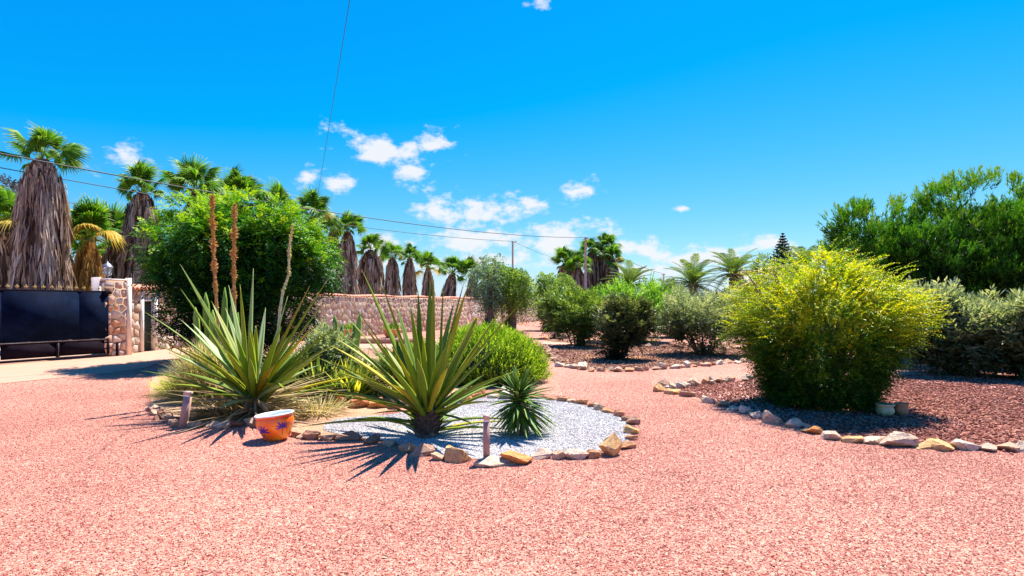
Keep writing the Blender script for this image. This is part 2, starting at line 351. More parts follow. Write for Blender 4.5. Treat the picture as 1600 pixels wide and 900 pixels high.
# loose pebbles over the near ground: real stones, scattered by geometry nodes
def pebbles(name, label, poly, dens, size, mat, z=0, fade=None):
    ng = bpy.data.node_groups.new(name, 'GeometryNodeTree')
    ng.interface.new_socket('Geometry', in_out='INPUT', socket_type='NodeSocketGeometry')
    ng.interface.new_socket('Geometry', in_out='OUTPUT', socket_type='NodeSocketGeometry')
    gi = ng.nodes.new('NodeGroupInput'); go = ng.nodes.new('NodeGroupOutput')
    d = ng.nodes.new('GeometryNodeDistributePointsOnFaces'); d.inputs['Density'].default_value = dens
    ic = ng.nodes.new('GeometryNodeMeshIcoSphere'); ic.inputs['Radius'].default_value = size; ic.inputs['Subdivisions'].default_value = 1
    sm = ng.nodes.new('GeometryNodeSetMaterial'); sm.inputs['Material'].default_value = mat
    ip = ng.nodes.new('GeometryNodeInstanceOnPoints')
    rv = ng.nodes.new('FunctionNodeRandomValue'); rv.data_type = 'FLOAT_VECTOR'
    rv.inputs[0].default_value = (0, 0, 0); rv.inputs[1].default_value = (6.3, 6.3, 6.3)
    rs = ng.nodes.new('FunctionNodeRandomValue'); rs.data_type = 'FLOAT_VECTOR'; rs.inputs['Seed'].default_value = 5
    rs.inputs[0].default_value = (.55, .45, .35); rs.inputs[1].default_value = (1.35, 1.2, .95)
    L = ng.links.new
    L(gi.outputs[0], d.inputs[0]); L(d.outputs[0], ip.inputs['Points']); L(ic.outputs[0], sm.inputs[0]); L(sm.outputs[0], ip.inputs['Instance'])
    L(rv.outputs[0], ip.inputs['Rotation']); L(rs.outputs[0], ip.inputs['Scale']); L(ip.outputs[0], go.inputs[0])
    if fade:
        po_ = ng.nodes.new('GeometryNodeInputPosition'); sx = ng.nodes.new('ShaderNodeSeparateXYZ'); L(po_.outputs[0], sx.inputs[0])
        mr_ = ng.nodes.new('ShaderNodeMapRange'); L(sx.outputs[1], mr_.inputs['Value'])
        for nm_, v_ in (('From Min', fade[0]), ('From Max', fade[1]), ('To Min', dens), ('To Max', 0)): mr_.inputs[nm_].default_value = v_
        L(mr_.outputs[0], d.inputs['Density'])
    bm = bmesh.new(); f = bm.faces.new([bm.verts.new((float(x), float(y), z)) for x, y in poly]); bmesh.ops.triangulate(bm, faces=[f]); (bmesh.ops.subdivide_edges(bm, edges=bm.edges, cuts=24, use_grid_fill=True) if fade else None)
    me = bpy.data.meshes.new(name); bm.to_mesh(me); bm.free(); me.materials.append(mat)
    o = link(name, me); tag(o, label, 'gravel', None, 'stuff')
    md = o.modifiers.new('scatter', 'NODES'); md.node_group = ng
    return o
P_pink = pebblemat('pink_pebble', PINK); P_white = pebblemat('white_pebble', WHITE); P_lava = pebblemat('lava_pebble', LAVA)
near = [(-8, 2.2), (8, 2.2), (9.5, 6.15)] + [tuple(G(px, py + 3)[:2]) for px, py in lava_edge[::-1][1:]] + [(2.9, 12.0), (3.4, 13.6), (1.3, 14.2), (.95, 12), (.9, 10.2)] + \
       [tuple(G(*p)[:2]) for p in ((905, 630), (940, 636), (965, 646), (993, 662), (1000, 680), (992, 694), (965, 706), (905, 716), (849, 718), (760, 727), (711, 722), (661, 714), (607, 698), (545, 690), (512, 690), (470, 685), (420, 669), (385, 666), (345, 672), (300, 669), (262, 658), (240, 646), (232, 630))] + [(-7.2, 13), (-10.0, 13.2), (-14, 8)]
pebbles('loose_gravel', 'loose pink gravel pebbles covering the yard nearest the viewer', near, 4200, .0064, P_pink, 0, (5.5, 13))
pebbles('loose_white_gravel', 'loose grey white pebbles filling the round bed', WB, 3600, .0075, P_white, .010)
lv = smooth_loop([G(*p) for p in lava_edge[:-1] + [(1640, 620), (1560, 590), (1430, 586), (1225, 592), (1130, 598), (1080, 603)]], 3)
pebbles('loose_lava_chips', 'loose dark red lava chips mulching the bed under the yellow bush', lv, 500, .023, P_lava, .006)

P_earth = pebblemat('leaf_litter', [(0, (.05, .015, .01)), (.4, (.20, .075, .05)), (.8, (.42, .20, .12)), (1, (.55, .36, .22))])
pebbles('leaf_litter', 'red brown chips and dry litter over the soil bed of the middle bushes', smooth_loop([G(*p) for p in bed3], 2), 170, .030, P_earth, .006)
def litter():
    g = Geo(); n = 260; d = rng.uniform(3.2, 14, n); x = rng.uniform(-.9, .9, n) * d; p = np.stack([x, d, 0 * x + .012], 1)
    leafq(g, p, np.c_[rng.normal(size=(n, 2)), 0 * x + .1], UP + rdir(n) * .4, rng.uniform(.015, .06, n), .014)
    tag(g.build('fallen_leaf', leafmat('fallen_leaf', [(.05, .03, .02), (.20, .12, .05), (.40, .28, .12)], 0, .8)), 'dry bits of leaf fallen here and there on the pink gravel', 'leaf litter', None, 'stuff')
litter()
# ------------------------------------------------------------------ stones
def rock_mesh(k):
    r = random.Random(k); bm = bmesh.new()
    for _ in range(12):
        v = Vector((r.gauss(0, 1), r.gauss(0, 1), r.gauss(0, 1))).normalized() * r.uniform(.8, 1.05)
        bm.verts.new((v.x * .55, v.y * .42, v.z * .36))
    bmesh.ops.convex_hull(bm, input=bm.verts)
    bmesh.ops.delete(bm, geom=[v for v in bm.verts if not v.link_faces], context='VERTS')
    bmesh.ops.bevel(bm, geom=list(bm.edges), offset=.018, segments=1, affect='EDGES')
    bmesh.ops.triangulate(bm, faces=bm.faces)
    bmesh.ops.subdivide_edges(bm, edges=[e for e in bm.edges if e.calc_length() > .25], cuts=1)
    for v in bm.verts: v.co += Vector((r.gauss(0, .012), r.gauss(0, .012), r.gauss(0, .012)))
    me = bpy.data.meshes.new('stone'); bm.to_mesh(me); bm.free(); me.materials.append(M_rock); return me
ROCKS = [rock_mesh(k) for k in range(12)]
TAN = [(.80, .56, .40), (.72, .44, .28), (.85, .66, .52), (.72, .38, .20)]
ORG = [(.85, .38, .12), (.76, .32, .13), (.66, .34, .20), (.88, .56, .26)]
PALE = [(.84, .72, .60), (.88, .80, .70), (.76, .60, .48), (.74, .50, .36)]
BRN = [(.40, .21, .15), (.52, .28, .19), (.62, .38, .27)]
def stone(par, x, y, size, col, rz=None, sq=1.0, z=None, k=None):
    o = link('stone', ROCKS[k if k is not None else random.randrange(12)], par)
    h = size * sq
    o.location = (x, y, h * .36 * .38 if z is None else z); o.scale = (size, size, h)
    o.rotation_euler = (random.uniform(-.2, .2), random.uniform(-.2, .2), random.uniform(0, 6.3) if rz is None else rz)
    o.color = (*col, 1); return o
def border(label, pts, size, cols, gap=.85, jit=.03, sq=(.7, 1.1), parent=None):
    b = parent or thing('stone_border', label, 'rock border')
    pts = [np.asarray(p, float)[:2] for p in pts]
    seg = [np.linalg.norm(pts[i + 1] - pts[i]) for i in range(len(pts) - 1)]; tot = sum(seg); s = 0
    while s < tot:
        sz = random.uniform(*size); q = s; i = 0
        while i < len(seg) - 1 and q > seg[i]: q -= seg[i]; i += 1
        p = pts[i] + (pts[i + 1] - pts[i]) * (q / seg[i]); d = pts[i + 1] - pts[i]
        stone(b, p[0] + random.gauss(0, jit), p[1] + random.gauss(0, jit), sz, random.choice(cols), math.atan2(d[1], d[0]) + random.gauss(0, .3), random.uniform(*sq))
        s += sz * gap
    return b
# round bed: the front stones one by one (px, py of foot, width px, colour, squash)
rb = thing('stone_border', 'ring of orange and tan rocks round the white gravel bed', 'rock border')
for px, py, wd, c, sq in ((545, 690, 34, BRN[1], 1), (578, 694, 28, BRN[1], .9), (607, 698, 24, TAN[0], .9), (634, 707, 26, TAN[1], 1.1), (661, 715, 34, BRN[2], 1.2), (683, 720, 24, TAN[0], .9),
                          (711, 722, 46, ORG[3], 1.0), (806, 727, 50, ORG[0], .7), (849, 719, 32, TAN[2], 1.2), (876, 718, 25, TAN[0], 1.1), (901, 718, 38, TAN[2], .8), (928, 716, 24, TAN[3], 1.1), (954, 713, 36, ORG[3], 1.7),
                          (981, 702, 28, TAN[3], .7), (988, 688, 20, TAN[3], .9), (988, 678, 26, ORG[3], .9), (990, 664, 22, BRN[2], 1.1), (980, 659, 18, BRN[1], 1), (968, 651, 18, ORG[2], 1.2), (951, 646, 20, TAN[3], .8), (938, 642, 26, TAN[0], .8), (927, 637, 16, ORG[2], 1), (908, 632, 24, TAN[3], .7), (894, 630, 16, TAN[0], .8), (880, 628, 20, ORG[2], .9), (862, 626, 16, TAN[3], .8), (845, 624, 18, ORG[2], .8),
                          (790, 624, 30, PALE[1], 1.2), (770, 623, 18, PALE[0], .9), (745, 622, 22, ORG[3], .9), (728, 621, 18, ORG[2], .9), (712, 620, 16, ORG[3], .9)):
    g = G(px, py); sz = wd * g[1] / F; stone(rb, g[0], g[1] + sz * .25, sz * 1.22, c, random.gauss(0, .25), sq)
border('line of brown and cream rocks edging the sandy bed beside the orange pot', [G(*p) for p in ((236, 640), (246, 650), (265, 659), (300, 667), (345, 671), (385, 665), (420, 668), (472, 684), (524, 688))], (.17, .30), BRN + TAN[:3], .8)
border('ring of orange boulders round the mound behind the tall trunked agave', [C2 + 1.32 * np.array((math.cos(a), math.sin(a))) for a in np.linspace(PI * .95, PI * 2.0, 20)], (.24, .40), ORG, .72, .03, (.9, 1.4))
lb = thing('stone_border', 'cream rocks along the front edge of the dark red bed by the yellow bush', 'rock border')
for px, py, wd, c, sq in ((1030, 612, 22, ORG[3], 1), (1052, 616, 26, ORG[3], .7), (1075, 620, 26, BRN[2], .8), (1109, 630, 28, TAN[2], .7), (1132, 635, 18, TAN[1], .9), (1150, 643, 24, PALE[2], .8), (1166, 646, 20, PALE[0], 1.2), (1184, 654, 24, TAN[2], .8), (1211, 662, 40, PALE[3], .8), (1243, 668, 28, TAN[2], 1), (1264, 671, 14, TAN[0], 1.1),
                          (1261, 676, 18, ORG[3], .6), (1278, 679, 24, ORG[0], .9), (1305, 688, 30, PALE[2], .9), (1337, 692, 34, ORG[3], .6), (1370, 694, 38, TAN[2], .6), (1412, 700, 50, PALE[2], .8), (1447, 702, 30, ORG[3], .4), (1480, 704, 52, ORG[3], .5), (1516, 704, 38, PALE[0], .8), (1549, 706, 30, PALE[2], .7), (1582, 706, 36, PALE[3], .7), (1615, 708, 40, PALE[2], .8), (1655, 710, 40, TAN[2], .8)):
    g = G(px, py); sz = wd * g[1] / F; stone(lb, g[0], g[1] + sz * .25, sz * 1.2, c, random.gauss(0, .25), sq)
border('double row of white and tan rocks on the far edge of the dark red bed', [G(*p) for p in ((1032, 606), (1060, 607), (1085, 603), (1110, 600), (1140, 597), (1165, 593), (1190, 591), (1215, 587), (1240, 583), (1290, 575))], (.20, .38), PALE + [TAN[3]], .5, .07, (.8, 1.4))
border('white rocks in a row before the dark front bush', [G(*p) for p in ((878, 573), (900, 576), (930, 580), (965, 580), (1000, 580), (1045, 576), (1090, 572), (1135, 568), (1180, 564), (1210, 559))], (.18, .40), PALE + TAN, .8, .05, (.6, 1.3))
border('brown rocks edging the path beside the clipped green mound', [G(*p) for p in ((848, 543), (856, 553), (868, 563), (880, 571))], (.20, .42), BRN, .7, .06, (.7, 1.2))
border('small tan rocks edging the far path behind the middle bushes', [G(*p) for p in ((1000, 541), (1040, 543), (1090, 544), (1140, 545), (1190, 548))], (.2, .4), TAN + BRN, 1.0, .1)
border('small brown rocks at the far edge of the rear soil bed', [G(*p) for p in ((850, 531), (900, 528), (960, 528), (1020, 532))], (.2, .45), BRN + TAN, 1.1, .12)
slab = link('slab_stone', ROCKS[3]); g = G(765, 730); slab.location = (g[0], g[1] + .10, .02); slab.scale = (.55, .42, .16); slab.color = (*PALE[2], 1)
tag(slab, 'flat pale stone at the foot of the front bollard light', 'flat stone')
for k, (px, py, s, lab) in enumerate(((1325, 640, .26, 'grey stone lying in shade left of the two little pots'), (1348, 641, .16, 'small stone lying right beside the left little pot'))):
    g = G(px, py); o = link('garden_stone', ROCKS[k + 4]); o.location = (g[0], g[1], .04); o.scale = (s, s, s * .8); o.color = (.5, .5, .55, 1); tag(o, lab, 'stone')

# ------------------------------------------------------------------ walls, gate, door
M_mortar = solid('mortar', (.42, .30, .215), .9, .12, 5, .4, 40)
M_trim = solid('cream_render', (.78, .62, .54), .8, .06, 5, .1, 60)
M_tile = solid('roof_tile', (.62, .27, .17), .8, .2, 9, .3, 40)
M_navy = solid('navy_metal', (.002, .007, .026), .8, .25, 3, dirt=((.004, .011, .034), 3), spec=.05)
M_navy2 = solid('dark_gate_frame', (.012, .008, .014), .9, .2, 5, spec=.03)
M_edge = solid('worn_steel', (.12, .10, .10), .5, .3, 6)
M_gold = solid('gold_paint', (.55, .36, .12), .45, .15, 30)
M_door = solid('dark_green_door', (.012, .03, .022), .5, .2, 4)
M_stone = solid('wall_stone', (.88, .80, .74), .85, .16, 6, .6, 18, objcol=True)
def clip(poly, n, c):
    out = []
    for i in range(len(poly)):
        a, b = poly[i], poly[(i + 1) % len(poly)]; da = a @ n - c; db = b @ n - c
        if da <= 0: out.append(a)
        if (da < 0 < db) or (db < 0 < da): out.append(a + (b - a) * (da / (da - db)))
    return out
def cells(L, H, cs, seed, gap=.014, holes=()):
    r = np.random.default_rng(seed); nx = max(1, round(L / cs)); ny = max(1, round(H / cs)); S = []
    for i in range(-1, nx + 1):
        for j in range(-1, ny + 1): S.append(((i + .5 + r.uniform(-.42, .42) + .25 * (j % 2)) * L / nx, (j + .5 + r.uniform(-.36, .36)) * H / ny))
    S = np.array(S); res = []
    for k, s in enumerate(S):
        if not (-.1 < s[0] < L + .1 and -.1 < s[1] < H + .1): continue
        poly = [np.array(q, float) for q in ((.01, .01), (L - .01, .01), (L - .01, H - .01), (.01, H - .01))]
        for o in S[(np.abs(S - s).max(1) < cs * 2.6)]:
            if (o == s).all(): continue
            n = (o - s) / np.linalg.norm(o - s); poly = clip(poly, n, ((o + s) / 2) @ n - gap)
            if len(poly) < 3: break
        if len(poly) < 3: continue
        c = np.mean(poly, 0)
        if any(h[0] - .04 < c[0] < h[1] + .04 and c[1] < h[2] for h in holes): continue
        for h in holes:   # cut by an opening
            if c[0] < h[0]: poly = clip(poly, np.array((1., 0)), h[0] - .01) if c[1] < h[2] + .1 else poly
            elif c[0] > h[1]: poly = clip(poly, np.array((-1., 0)), -(h[1] + .01)) if c[1] < h[2] + .1 else poly
            elif c[1] > h[2]: poly = clip(poly, np.array((0, -1.)), -(h[2] + .01))
        if len(poly) >= 3: res.append(poly)
    return res
SCOL = [(.58, .43, .29), (.66, .50, .35), (.62, .53, .44), (.72, .61, .50), (.50, .36, .28), (.58, .52, .47), (.72, .54, .38), (.44, .36, .32)]
def stone_cell(poly, o, u, nn, rr, rel=1.):
    """one stone: bevelled slab proud of the mortar; o origin, u along the wall, nn outwards"""
    poly = np.array(poly); c = poly.mean(0); k = len(poly); dep = rr.uniform(.022, .05) * rel
    to3 = lambda q, d: o + np.outer(q[:, 0], u) + np.outer(q[:, 1], UP) + nn * (d if np.ndim(d) == 0 else d[:, None])
    mid = c + (poly - c) * .98; top = c + (poly - c) * .84
    V = np.concatenate([to3(poly, -.01), to3(mid, dep * .6), to3(top, dep + rr.normal(size=k) * .005)])
    Q = [(i, (i + 1) % k, k + (i + 1) % k, k + i) for i in range(k)] + [(k + i, k + (i + 1) % k, 2 * k + (i + 1) % k, 2 * k + i) for i in range(k)]
    return V, Q, [(2 * k, 2 * k + i, 2 * k + i + 1) for i in range(1, k - 1)]
def face_stones(par, o, u, nn, L, H, cs, seed, limit=300, gap=.014, holes=(), cols=SCOL, rel=1.):
    o = np.array((*o, 0.)); u = np.array((*u, 0.)); nn = np.array((*nn, 0.)); rr = np.random.default_rng(seed); rest = Geo(); nrest = 0
    for i, poly in enumerate(cells(L, H, cs, seed, gap, holes)):
        V, Q, T = stone_cell(poly, o, u, nn, rr, rel)
        if i < limit:
            ob = Geo().add(V, Q, T).build('stone', M_stone, par); c = cols[rr.integers(len(cols))]; ob.color = (*c, 1)
        else: rest.add(V, Q, T, rr.random()); nrest += 1
    return (rest, nrest)
def wall_box(g, a, b, th, h0, h1, nn, z0=-.3):
    """prism wall between plan points a, b with thickness th behind the face"""
    a = np.asarray(a, float); b = np.asarray(b, float); nn = np.asarray(nn, float)
    V = [(*p, z) for p, h in ((a, h0), (b, h1), (b - nn * th, h1), (a - nn * th, h0)) for z in (z0, h)]
    return g.add(V, [(0, 2, 3, 1), (2, 4, 5, 3), (4, 6, 7, 5), (6, 0, 1, 7), (1, 3, 5, 7), (0, 6, 4, 2)])
def tiles_on(g, a, b, nn, z, th=.5, pitch=.16, slope=.10, wob=0, lip=.04):
    """a row of half-round roof tiles laid across the wall"""
    a = np.asarray(a, float); b = np.asarray(b, float); nn = np.asarray(nn, float); L = np.linalg.norm(b - a); u = (b - a) / L
    n = int(L / pitch); ang = np.linspace(0, PI, 6); r = pitch * .56
    for i in range(n):
        c = a + u * (i + .5) * pitch; zz = z + wob * math.sin(i * pitch * 1.5) + random.gauss(0, .006)
        V = []
        for s, dz in ((lip, -slope * .5), (-th + .0, slope * .5)):
            for t in ang: V.append((*(c + nn * s + u * r * math.cos(t)), zz + dz + r * math.sin(t)))
            for t in ang: V.append((*(c + nn * s + u * (r - .02) * math.cos(t)), zz + dz + (r - .02) * math.sin(t)))
        Q = [(j, j + 1, 12 + j + 1, 12 + j) for j in range(5)] + [(j + 6, 12 + j + 6, 12 + j + 7, j + 7) for j in range(5)] + [(j, j + 6, j + 7, j + 1) for j in range(5)]
        g.add(V, Q, None, random.random())

# long garden wall, from behind the leafy tree to the far end
WP = [np.array(p, float) for p in ((-12.4, 21.6), (-9.0, 26.0), (-3.1, 40.0), (4.0, 60.0))]
gw = thing('stone_wall', 'long rubble stone wall topped with terracotta tiles behind the agaves', 'stone wall')
mg = Geo(); tg = Geo(); rest = Geo()
left = 290
for i in range(3):
    a, b = WP[i], WP[i + 1]; L = np.linalg.norm(b - a); u = (b - a) / L; nn = np.array((u[1], -u[0]))
    wall_box(mg, a, b + u * .02, .35, 2.0, 2.0, nn)
    tiles_on(tg, a, b, nn, 1.985, .42, .22, .06, .03)
    if i == 1: r_, k = face_stones(gw, a, u, nn, L, 1.97, .265, 11, left, .016, rel=.4)
    else: r_, k = face_stones(gw, a, u, nn, L, 1.97, .33 if i == 0 else .5, 20 + i, 0, .024, rel=.4)
    if r_.n: rest.V += r_.V; rest.A += r_.A; rest.B += r_.B; rest.Q += [q + rest.n for q in r_.Q]; rest.T += [q + rest.n for q in r_.T]; rest.n += r_.n
mg.build('mortar_core', M_mortar, gw)
M_stone2 = leafmat('far_wall_stone', SCOL, 0, .85)
tag(rest.build('stone', M_stone2, gw), kind='stuff')
tag(tg.build('coping_tile', M_tile, gw), kind='stuff')

# wall with the side door
dw = thing('doorway_wall', 'stone wall with a white framed narrow door and tiled top beside the gate pillar', 'wall')
A0 = np.array((-12.5, 18.45)); A1 = np.array((-12.4, 21.62)); L = np.linalg.norm(A1 - A0); u = (A1 - A0) / L; nn = np.array((u[1], -u[0]))
d0, d1, dh = .92, 1.66, 2.0
g = Geo(); wall_box(g, A0, A0 + u * d0, .4, 2.12, 2.12, nn); wall_box(g, A0 + u * d1, A1, .4, 2.12, 2.12, nn)
wall_box(g, A0 + u * d0, A0 + u * d1, .4, 2.12, 2.12, nn, dh); g.build('mortar_core', M_mortar, dw)
face_stones(dw, A0, u, nn, L, 2.1, .26, 5, 200, .014, [(d0 - .07, d1 + .07, dh + .06)])
g = Geo(); tiles_on(g, A0, A1, nn, 2.14, .5, .2, .12, lip=.16); tag(g.build('roof_tile', M_tile, dw), kind='stuff')
def w3(s, off, z): q = A0 + u * s + nn * off; return (q[0], q[1], z)
def wbox(g, s0, s1, o0, o1, z0, z1, rnd=.5): return g.add([w3(s, o, z) for s in (s0, s1) for o in (o0, o1) for z in (z0, z1)], BOXQ, None, rnd)
M_whitep = solid('white_paint', (.78, .74, .70), .6, .05, 6)
dp = Geo(); wbox(dp, d0 + .06, d1 - .06, -.16, -.12, .02, 1.72); dor = dp.build('door', M_door, dw)
fr = Geo(); wbox(fr, d0 - .03, d0 + .06, -.2, .06, .0, dh + .07); wbox(fr, d1 - .06, d1 + .03, -.2, .06, 0, dh + .07); wbox(fr, d0 + .06, d1 - .06, -.2, .06, dh - .02, dh + .07); wbox(fr, d0 + .06, d1 - .06, -.2, .0, 1.72, 1.78)
fr.build('door_frame', M_whitep, dor)
gr = Geo()
for i in range(6): wbox(gr, d0 + .12 + i * .095, d0 + .135 + i * .095, -.05, -.03, 1.78, dh - .02)
gr.build('grille', M_whitep, dor)
hg = Geo(); wbox(hg, d0 + .12, d0 + .15, -.12, -.07, .95, 1.1); hg.build('handle', M_edge, dor)

# gate pillar
gp = thing('gate_pillar', 'square rubble stone gate pillar with cream corner trim beside the navy gate', 'pillar')
def gbox(g, s0, s1, o0, o1, z0, z1, rnd=.5):
    V = [(*gl(s, o), z) for s in (s0, s1) for o in (o0, o1) for z in (z0, z1)]; return g.add(V, BOXQ, None, rnd)
g = Geo(); gbox(g, 2.5, 3.30, -.55, -.03, -.2, 2.34); g.build('mortar_core', M_mortar, gp)
g = Geo(); gbox(g, 2.46, 3.32, -.57, .0, 2.34, 2.40); g.build('cap', M_trim, gp)
for s, o0, o1 in ((2.44, -.5, -.08), (3.20, -.1, .03)):
    g = Geo(); gbox(g, s, s + (.13 if s > 3 else .055), o0, o1, -.05, 2.44); g.build('corner_trim', M_trim, gp)
face_stones(gp, gl(2.54, -.03), GDIR, GN, .66, 2.32, .23, 3, 80, .016, (), [(.72, .36, .22), (.80, .52, .40), (.66, .52, .48), (.78, .44, .28), (.82, .66, .58)])
face_stones(gp, gl(3.30, -.03), -GN, GDIR, .5, 2.32, .25, 4, 40, .014)
g = Geo(); gbox(g, 2.86, 2.91, .02, .08, 0, .42); g.build('gate_stop', M_navy2, gp)
g = Geo(); gbox(g, 2.60, 2.68, .0, .14, 1.92, 2.0); gbox(g, 2.5, 2.60, .05, .12, 1.90, 2.02); g.build('gate_roller', M_navy2, gp)
# lantern
lp = gl(2.78, -.28); ln = thing('wall_lantern', 'silver glass lantern standing on the gate pillar', 'lantern', (lp[0], lp[1], 2.40)); ln.scale = (.85, .85, .85)
M_silver = solid('silver_metal', (.28, .28, .30), .45, .1, 10, metal=.7)
mgl, t, out = newmat('lantern_glass'); pb = N(t, 'ShaderNodeBsdfPrincipled'); pb.inputs['Base Color'].default_value = (.8, .85, .85, 1); pb.inputs['Roughness'].default_value = .1; pb.inputs['Transmission Weight'].default_value = .7; t.links.new(pb.outputs[0], out.inputs[0])
g = Geo(); lathe(g, [(0, 0), (.10, 0), (.10, .03), (.03, .05), (.03, .10), (.09, .14), (.13, .16), (0, .16)], 12); g.build('base', M_silver, ln)
g = Geo(); lathe(g, [(.11, .16), (.15, .3), (.15, .42), (0, .42)], 6); g.build('glass', mgl, ln)
g = Geo(); lathe(g, [(.18, .42), (.17, .45), (.09, .55), (.03, .58), (.03, .63), (0, .65)], 12)
for i in range(6):
    a = i * PI / 3; tube(g, [(.118 * math.cos(a), .118 * math.sin(a), .15), (.157 * math.cos(a), .157 * math.sin(a), .3), (.157 * math.cos(a), .157 * math.sin(a), .43)], .009, 4)
g.build('cap', M_silver, ln)

# sliding gate
sg = thing('sliding_gate', 'navy sheet metal sliding gate with gold finials along its top', 'gate', (0, 0, 0))
for s0, s1 in ((-4.2, -1.6), (-1.59, .02), (.03, 1.86), (1.87, 2.66)):
    g = Geo(); gbox(g, s0, s1, -.012, .012, .58, 1.97); g.build('sheet_panel', M_navy, sg)
for s0, s1 in ((-4.2, -2.0), (-1.9, -.1), (.02, 1.28), (1.36, 2.6)):
    g = Geo(); gbox(g, s0, s1, -.03, -.01, .12, .5); g.build('lower_panel', M_navy2, sg)
g = Geo(); gbox(g, -4.2, 2.7, -.03, .03, 1.97, 2.02); gbox(g, -4.2, 2.66, -.03, .03, .03, .10); gbox(g, -4.2, 2.66, -.03, .03, .50, .57)
for s in (-2.0, -.1, 1.28, 2.6): gbox(g, s, s + .08, -.028, .028, .10, .50)
g.build('frame', M_navy2, sg)
g = Geo(); gbox(g, -4.2, 2.6, .03, .036, .545, .56); gbox(g, -4.2, 1.95, .03, .036, .09, .10)
for s in (-1.96, -.06, 1.32): gbox(g, s, s + .012, .03, .036, .1, .5)
g.build('rail_edge', M_edge, sg)
fin = Geo(); lathe(fin, [(0, 0), (.012, 0), (.012, .05), (.022, .06), (.012, .07), (.03, .10), (.036, .13), (.016, .19), (0, .23)], 6)
for s in (-1, 1): fin.add([(s * .01, -.008, .07), (s * .06, -.008, .10), (s * .075, -.008, .15), (s * .045, -.008, .125), (s * .01, .008, .07), (s * .06, .008, .10), (s * .075, .008, .15), (s * .045, .008, .125)], [(0, 1, 2, 3), (7, 6, 5, 4), (0, 4, 5, 1), (1, 5, 6, 2), (2, 6, 7, 3), (3, 7, 4, 0)])
fme = fin.mesh('finial', M_gold)
for i in range(33):
    p = gl(-4.1 + i * .203, 0); link('finial', fme, sg, (p[0], p[1], 2.02), (0, 0, math.atan2(GDIR[1], GDIR[0])), .62)

# plinth with two bowls against the wall
g = Geo(); box(g, (-8.0, 23.6, 0), (-3.9, 24.5, .22)); tag(g.build('plinth', M_conc), 'low pale plinth before the garden wall carrying terracotta bowls', 'plinth')
M_terra = solid('terracotta', (.62, .26, .12), .75, .1, 10)
M_soil = solid('potting_soil', (.06, .04, .03), .95, .2, 20)
def pot_prof(R_, H, lip=.03): return [(0, 0), (R_ * .6, 0), (R_ * .85, H * .35), (R_ * .98, H * .8), (R_ + lip, H * .82), (R_ + lip, H), (R_, H), (R_ * .94, H * .75), (0, H * .7)]
LM_gen = leafmat('mid_green_leaf', [(.05, .12, .015), (.12, .24, .03), (.22, .36, .05)])
for px, py, d, rr, lab in ((547, 526, 24.0, .42, 'terracotta bowl on the plinth nearer the cactus'), (612, 519, 24.2, .36, 'terracotta bowl on the plinth behind the tall agave leaves')):
    x = (px - CX) * d / F; pt = thing('planter_bowl', lab, 'planter', (x, d, .22), 0, 'terracotta bowls on the plinth')
    g = Geo(); lathe(g, pot_prof(rr, .36), 20); g.build('bowl', M_terra, pt, True)
    g = Geo(); n = 260; p = rng.normal(size=(n, 3)) * (.16, .16, .05) + (0, 0, .34); D = nrm(rdir(n) + UP * 1.4); leafq(g, p, D, rdir(n), rng.uniform(.1, .32, n), .035); g.build('foliage', LM_gen, pt)

# ------------------------------------------------------------------ foreground: pot, bollards, little pots
pp = G(424, 692); po = thing('painted_pot', 'orange glazed pot with purple flowers and white inside', 'flower pot', (pp[0], pp[1] + .16, .005)); po.rotation_euler = (R(-2), R(-6), R(12)); po.scale = (.92, .92, .95)
m, t, out = newmat('orange_glaze'); co = N(t, 'ShaderNodeTexCoord').outputs['Object']
c = ramp(t, noise(t, 5, 3, vec=co), [(.3, (.80, .10, .008)), (.55, (.90, .20, .01)), (.72, (.92, .42, .02))])
wv = N(t, 'ShaderNodeSeparateXYZ'); t.links.new(co, wv.inputs[0])
band = ramp(t, math_n(t, 'MULTIPLY', wv.outputs[2], 3.0), [(.78, (0, 0, 0)), (.86, (1, 1, 1)), (.93, (0, 0, 0))])
c = mixrgb(t, band, c, (.62, .03, .01))
pb = N(t, 'ShaderNodeBsdfPrincipled'); t.links.new(c, pb.inputs['Base Color']); pb.inputs['Roughness'].default_value = .22; pb.inputs['Coat Weight'].default_value = .3; t.links.new(pb.outputs[0], out.inputs[0]); M_orange = m
M_wglaze = solid('white_glaze', (.78, .80, .86), .25, .04, 8)
M_purple = solid('purple_paint', (.08, .02, .30), .3, .3, 30); M_blue = solid('blue_paint', (.02, .05, .30), .3, .2, 20)
prof = [(0, 0), (.13, 0), (.145, .02), (.185, .09), (.222, .17), (.235, .225), (.228, .265), (.222, .28), (.235, .295), (.238, .31)]
g = Geo(); lathe(g, prof, 48); g.build('body', M_orange, po, True)
g = Geo(); lathe(g, [(.238, .31), (.243, .318), (.236, .326), (.222, .322), (.212, .29), (.218, .22), (.17, .09), (.12, .03), (0, .03)], 48); g.build('lining', M_wglaze, po, True)
pr = np.array(prof)
def on_pot(a, z, off=.0015): r = np.interp(z, pr[2:, 1], pr[2:, 0]) + off; return (r * math.cos(a), r * math.sin(a), z)
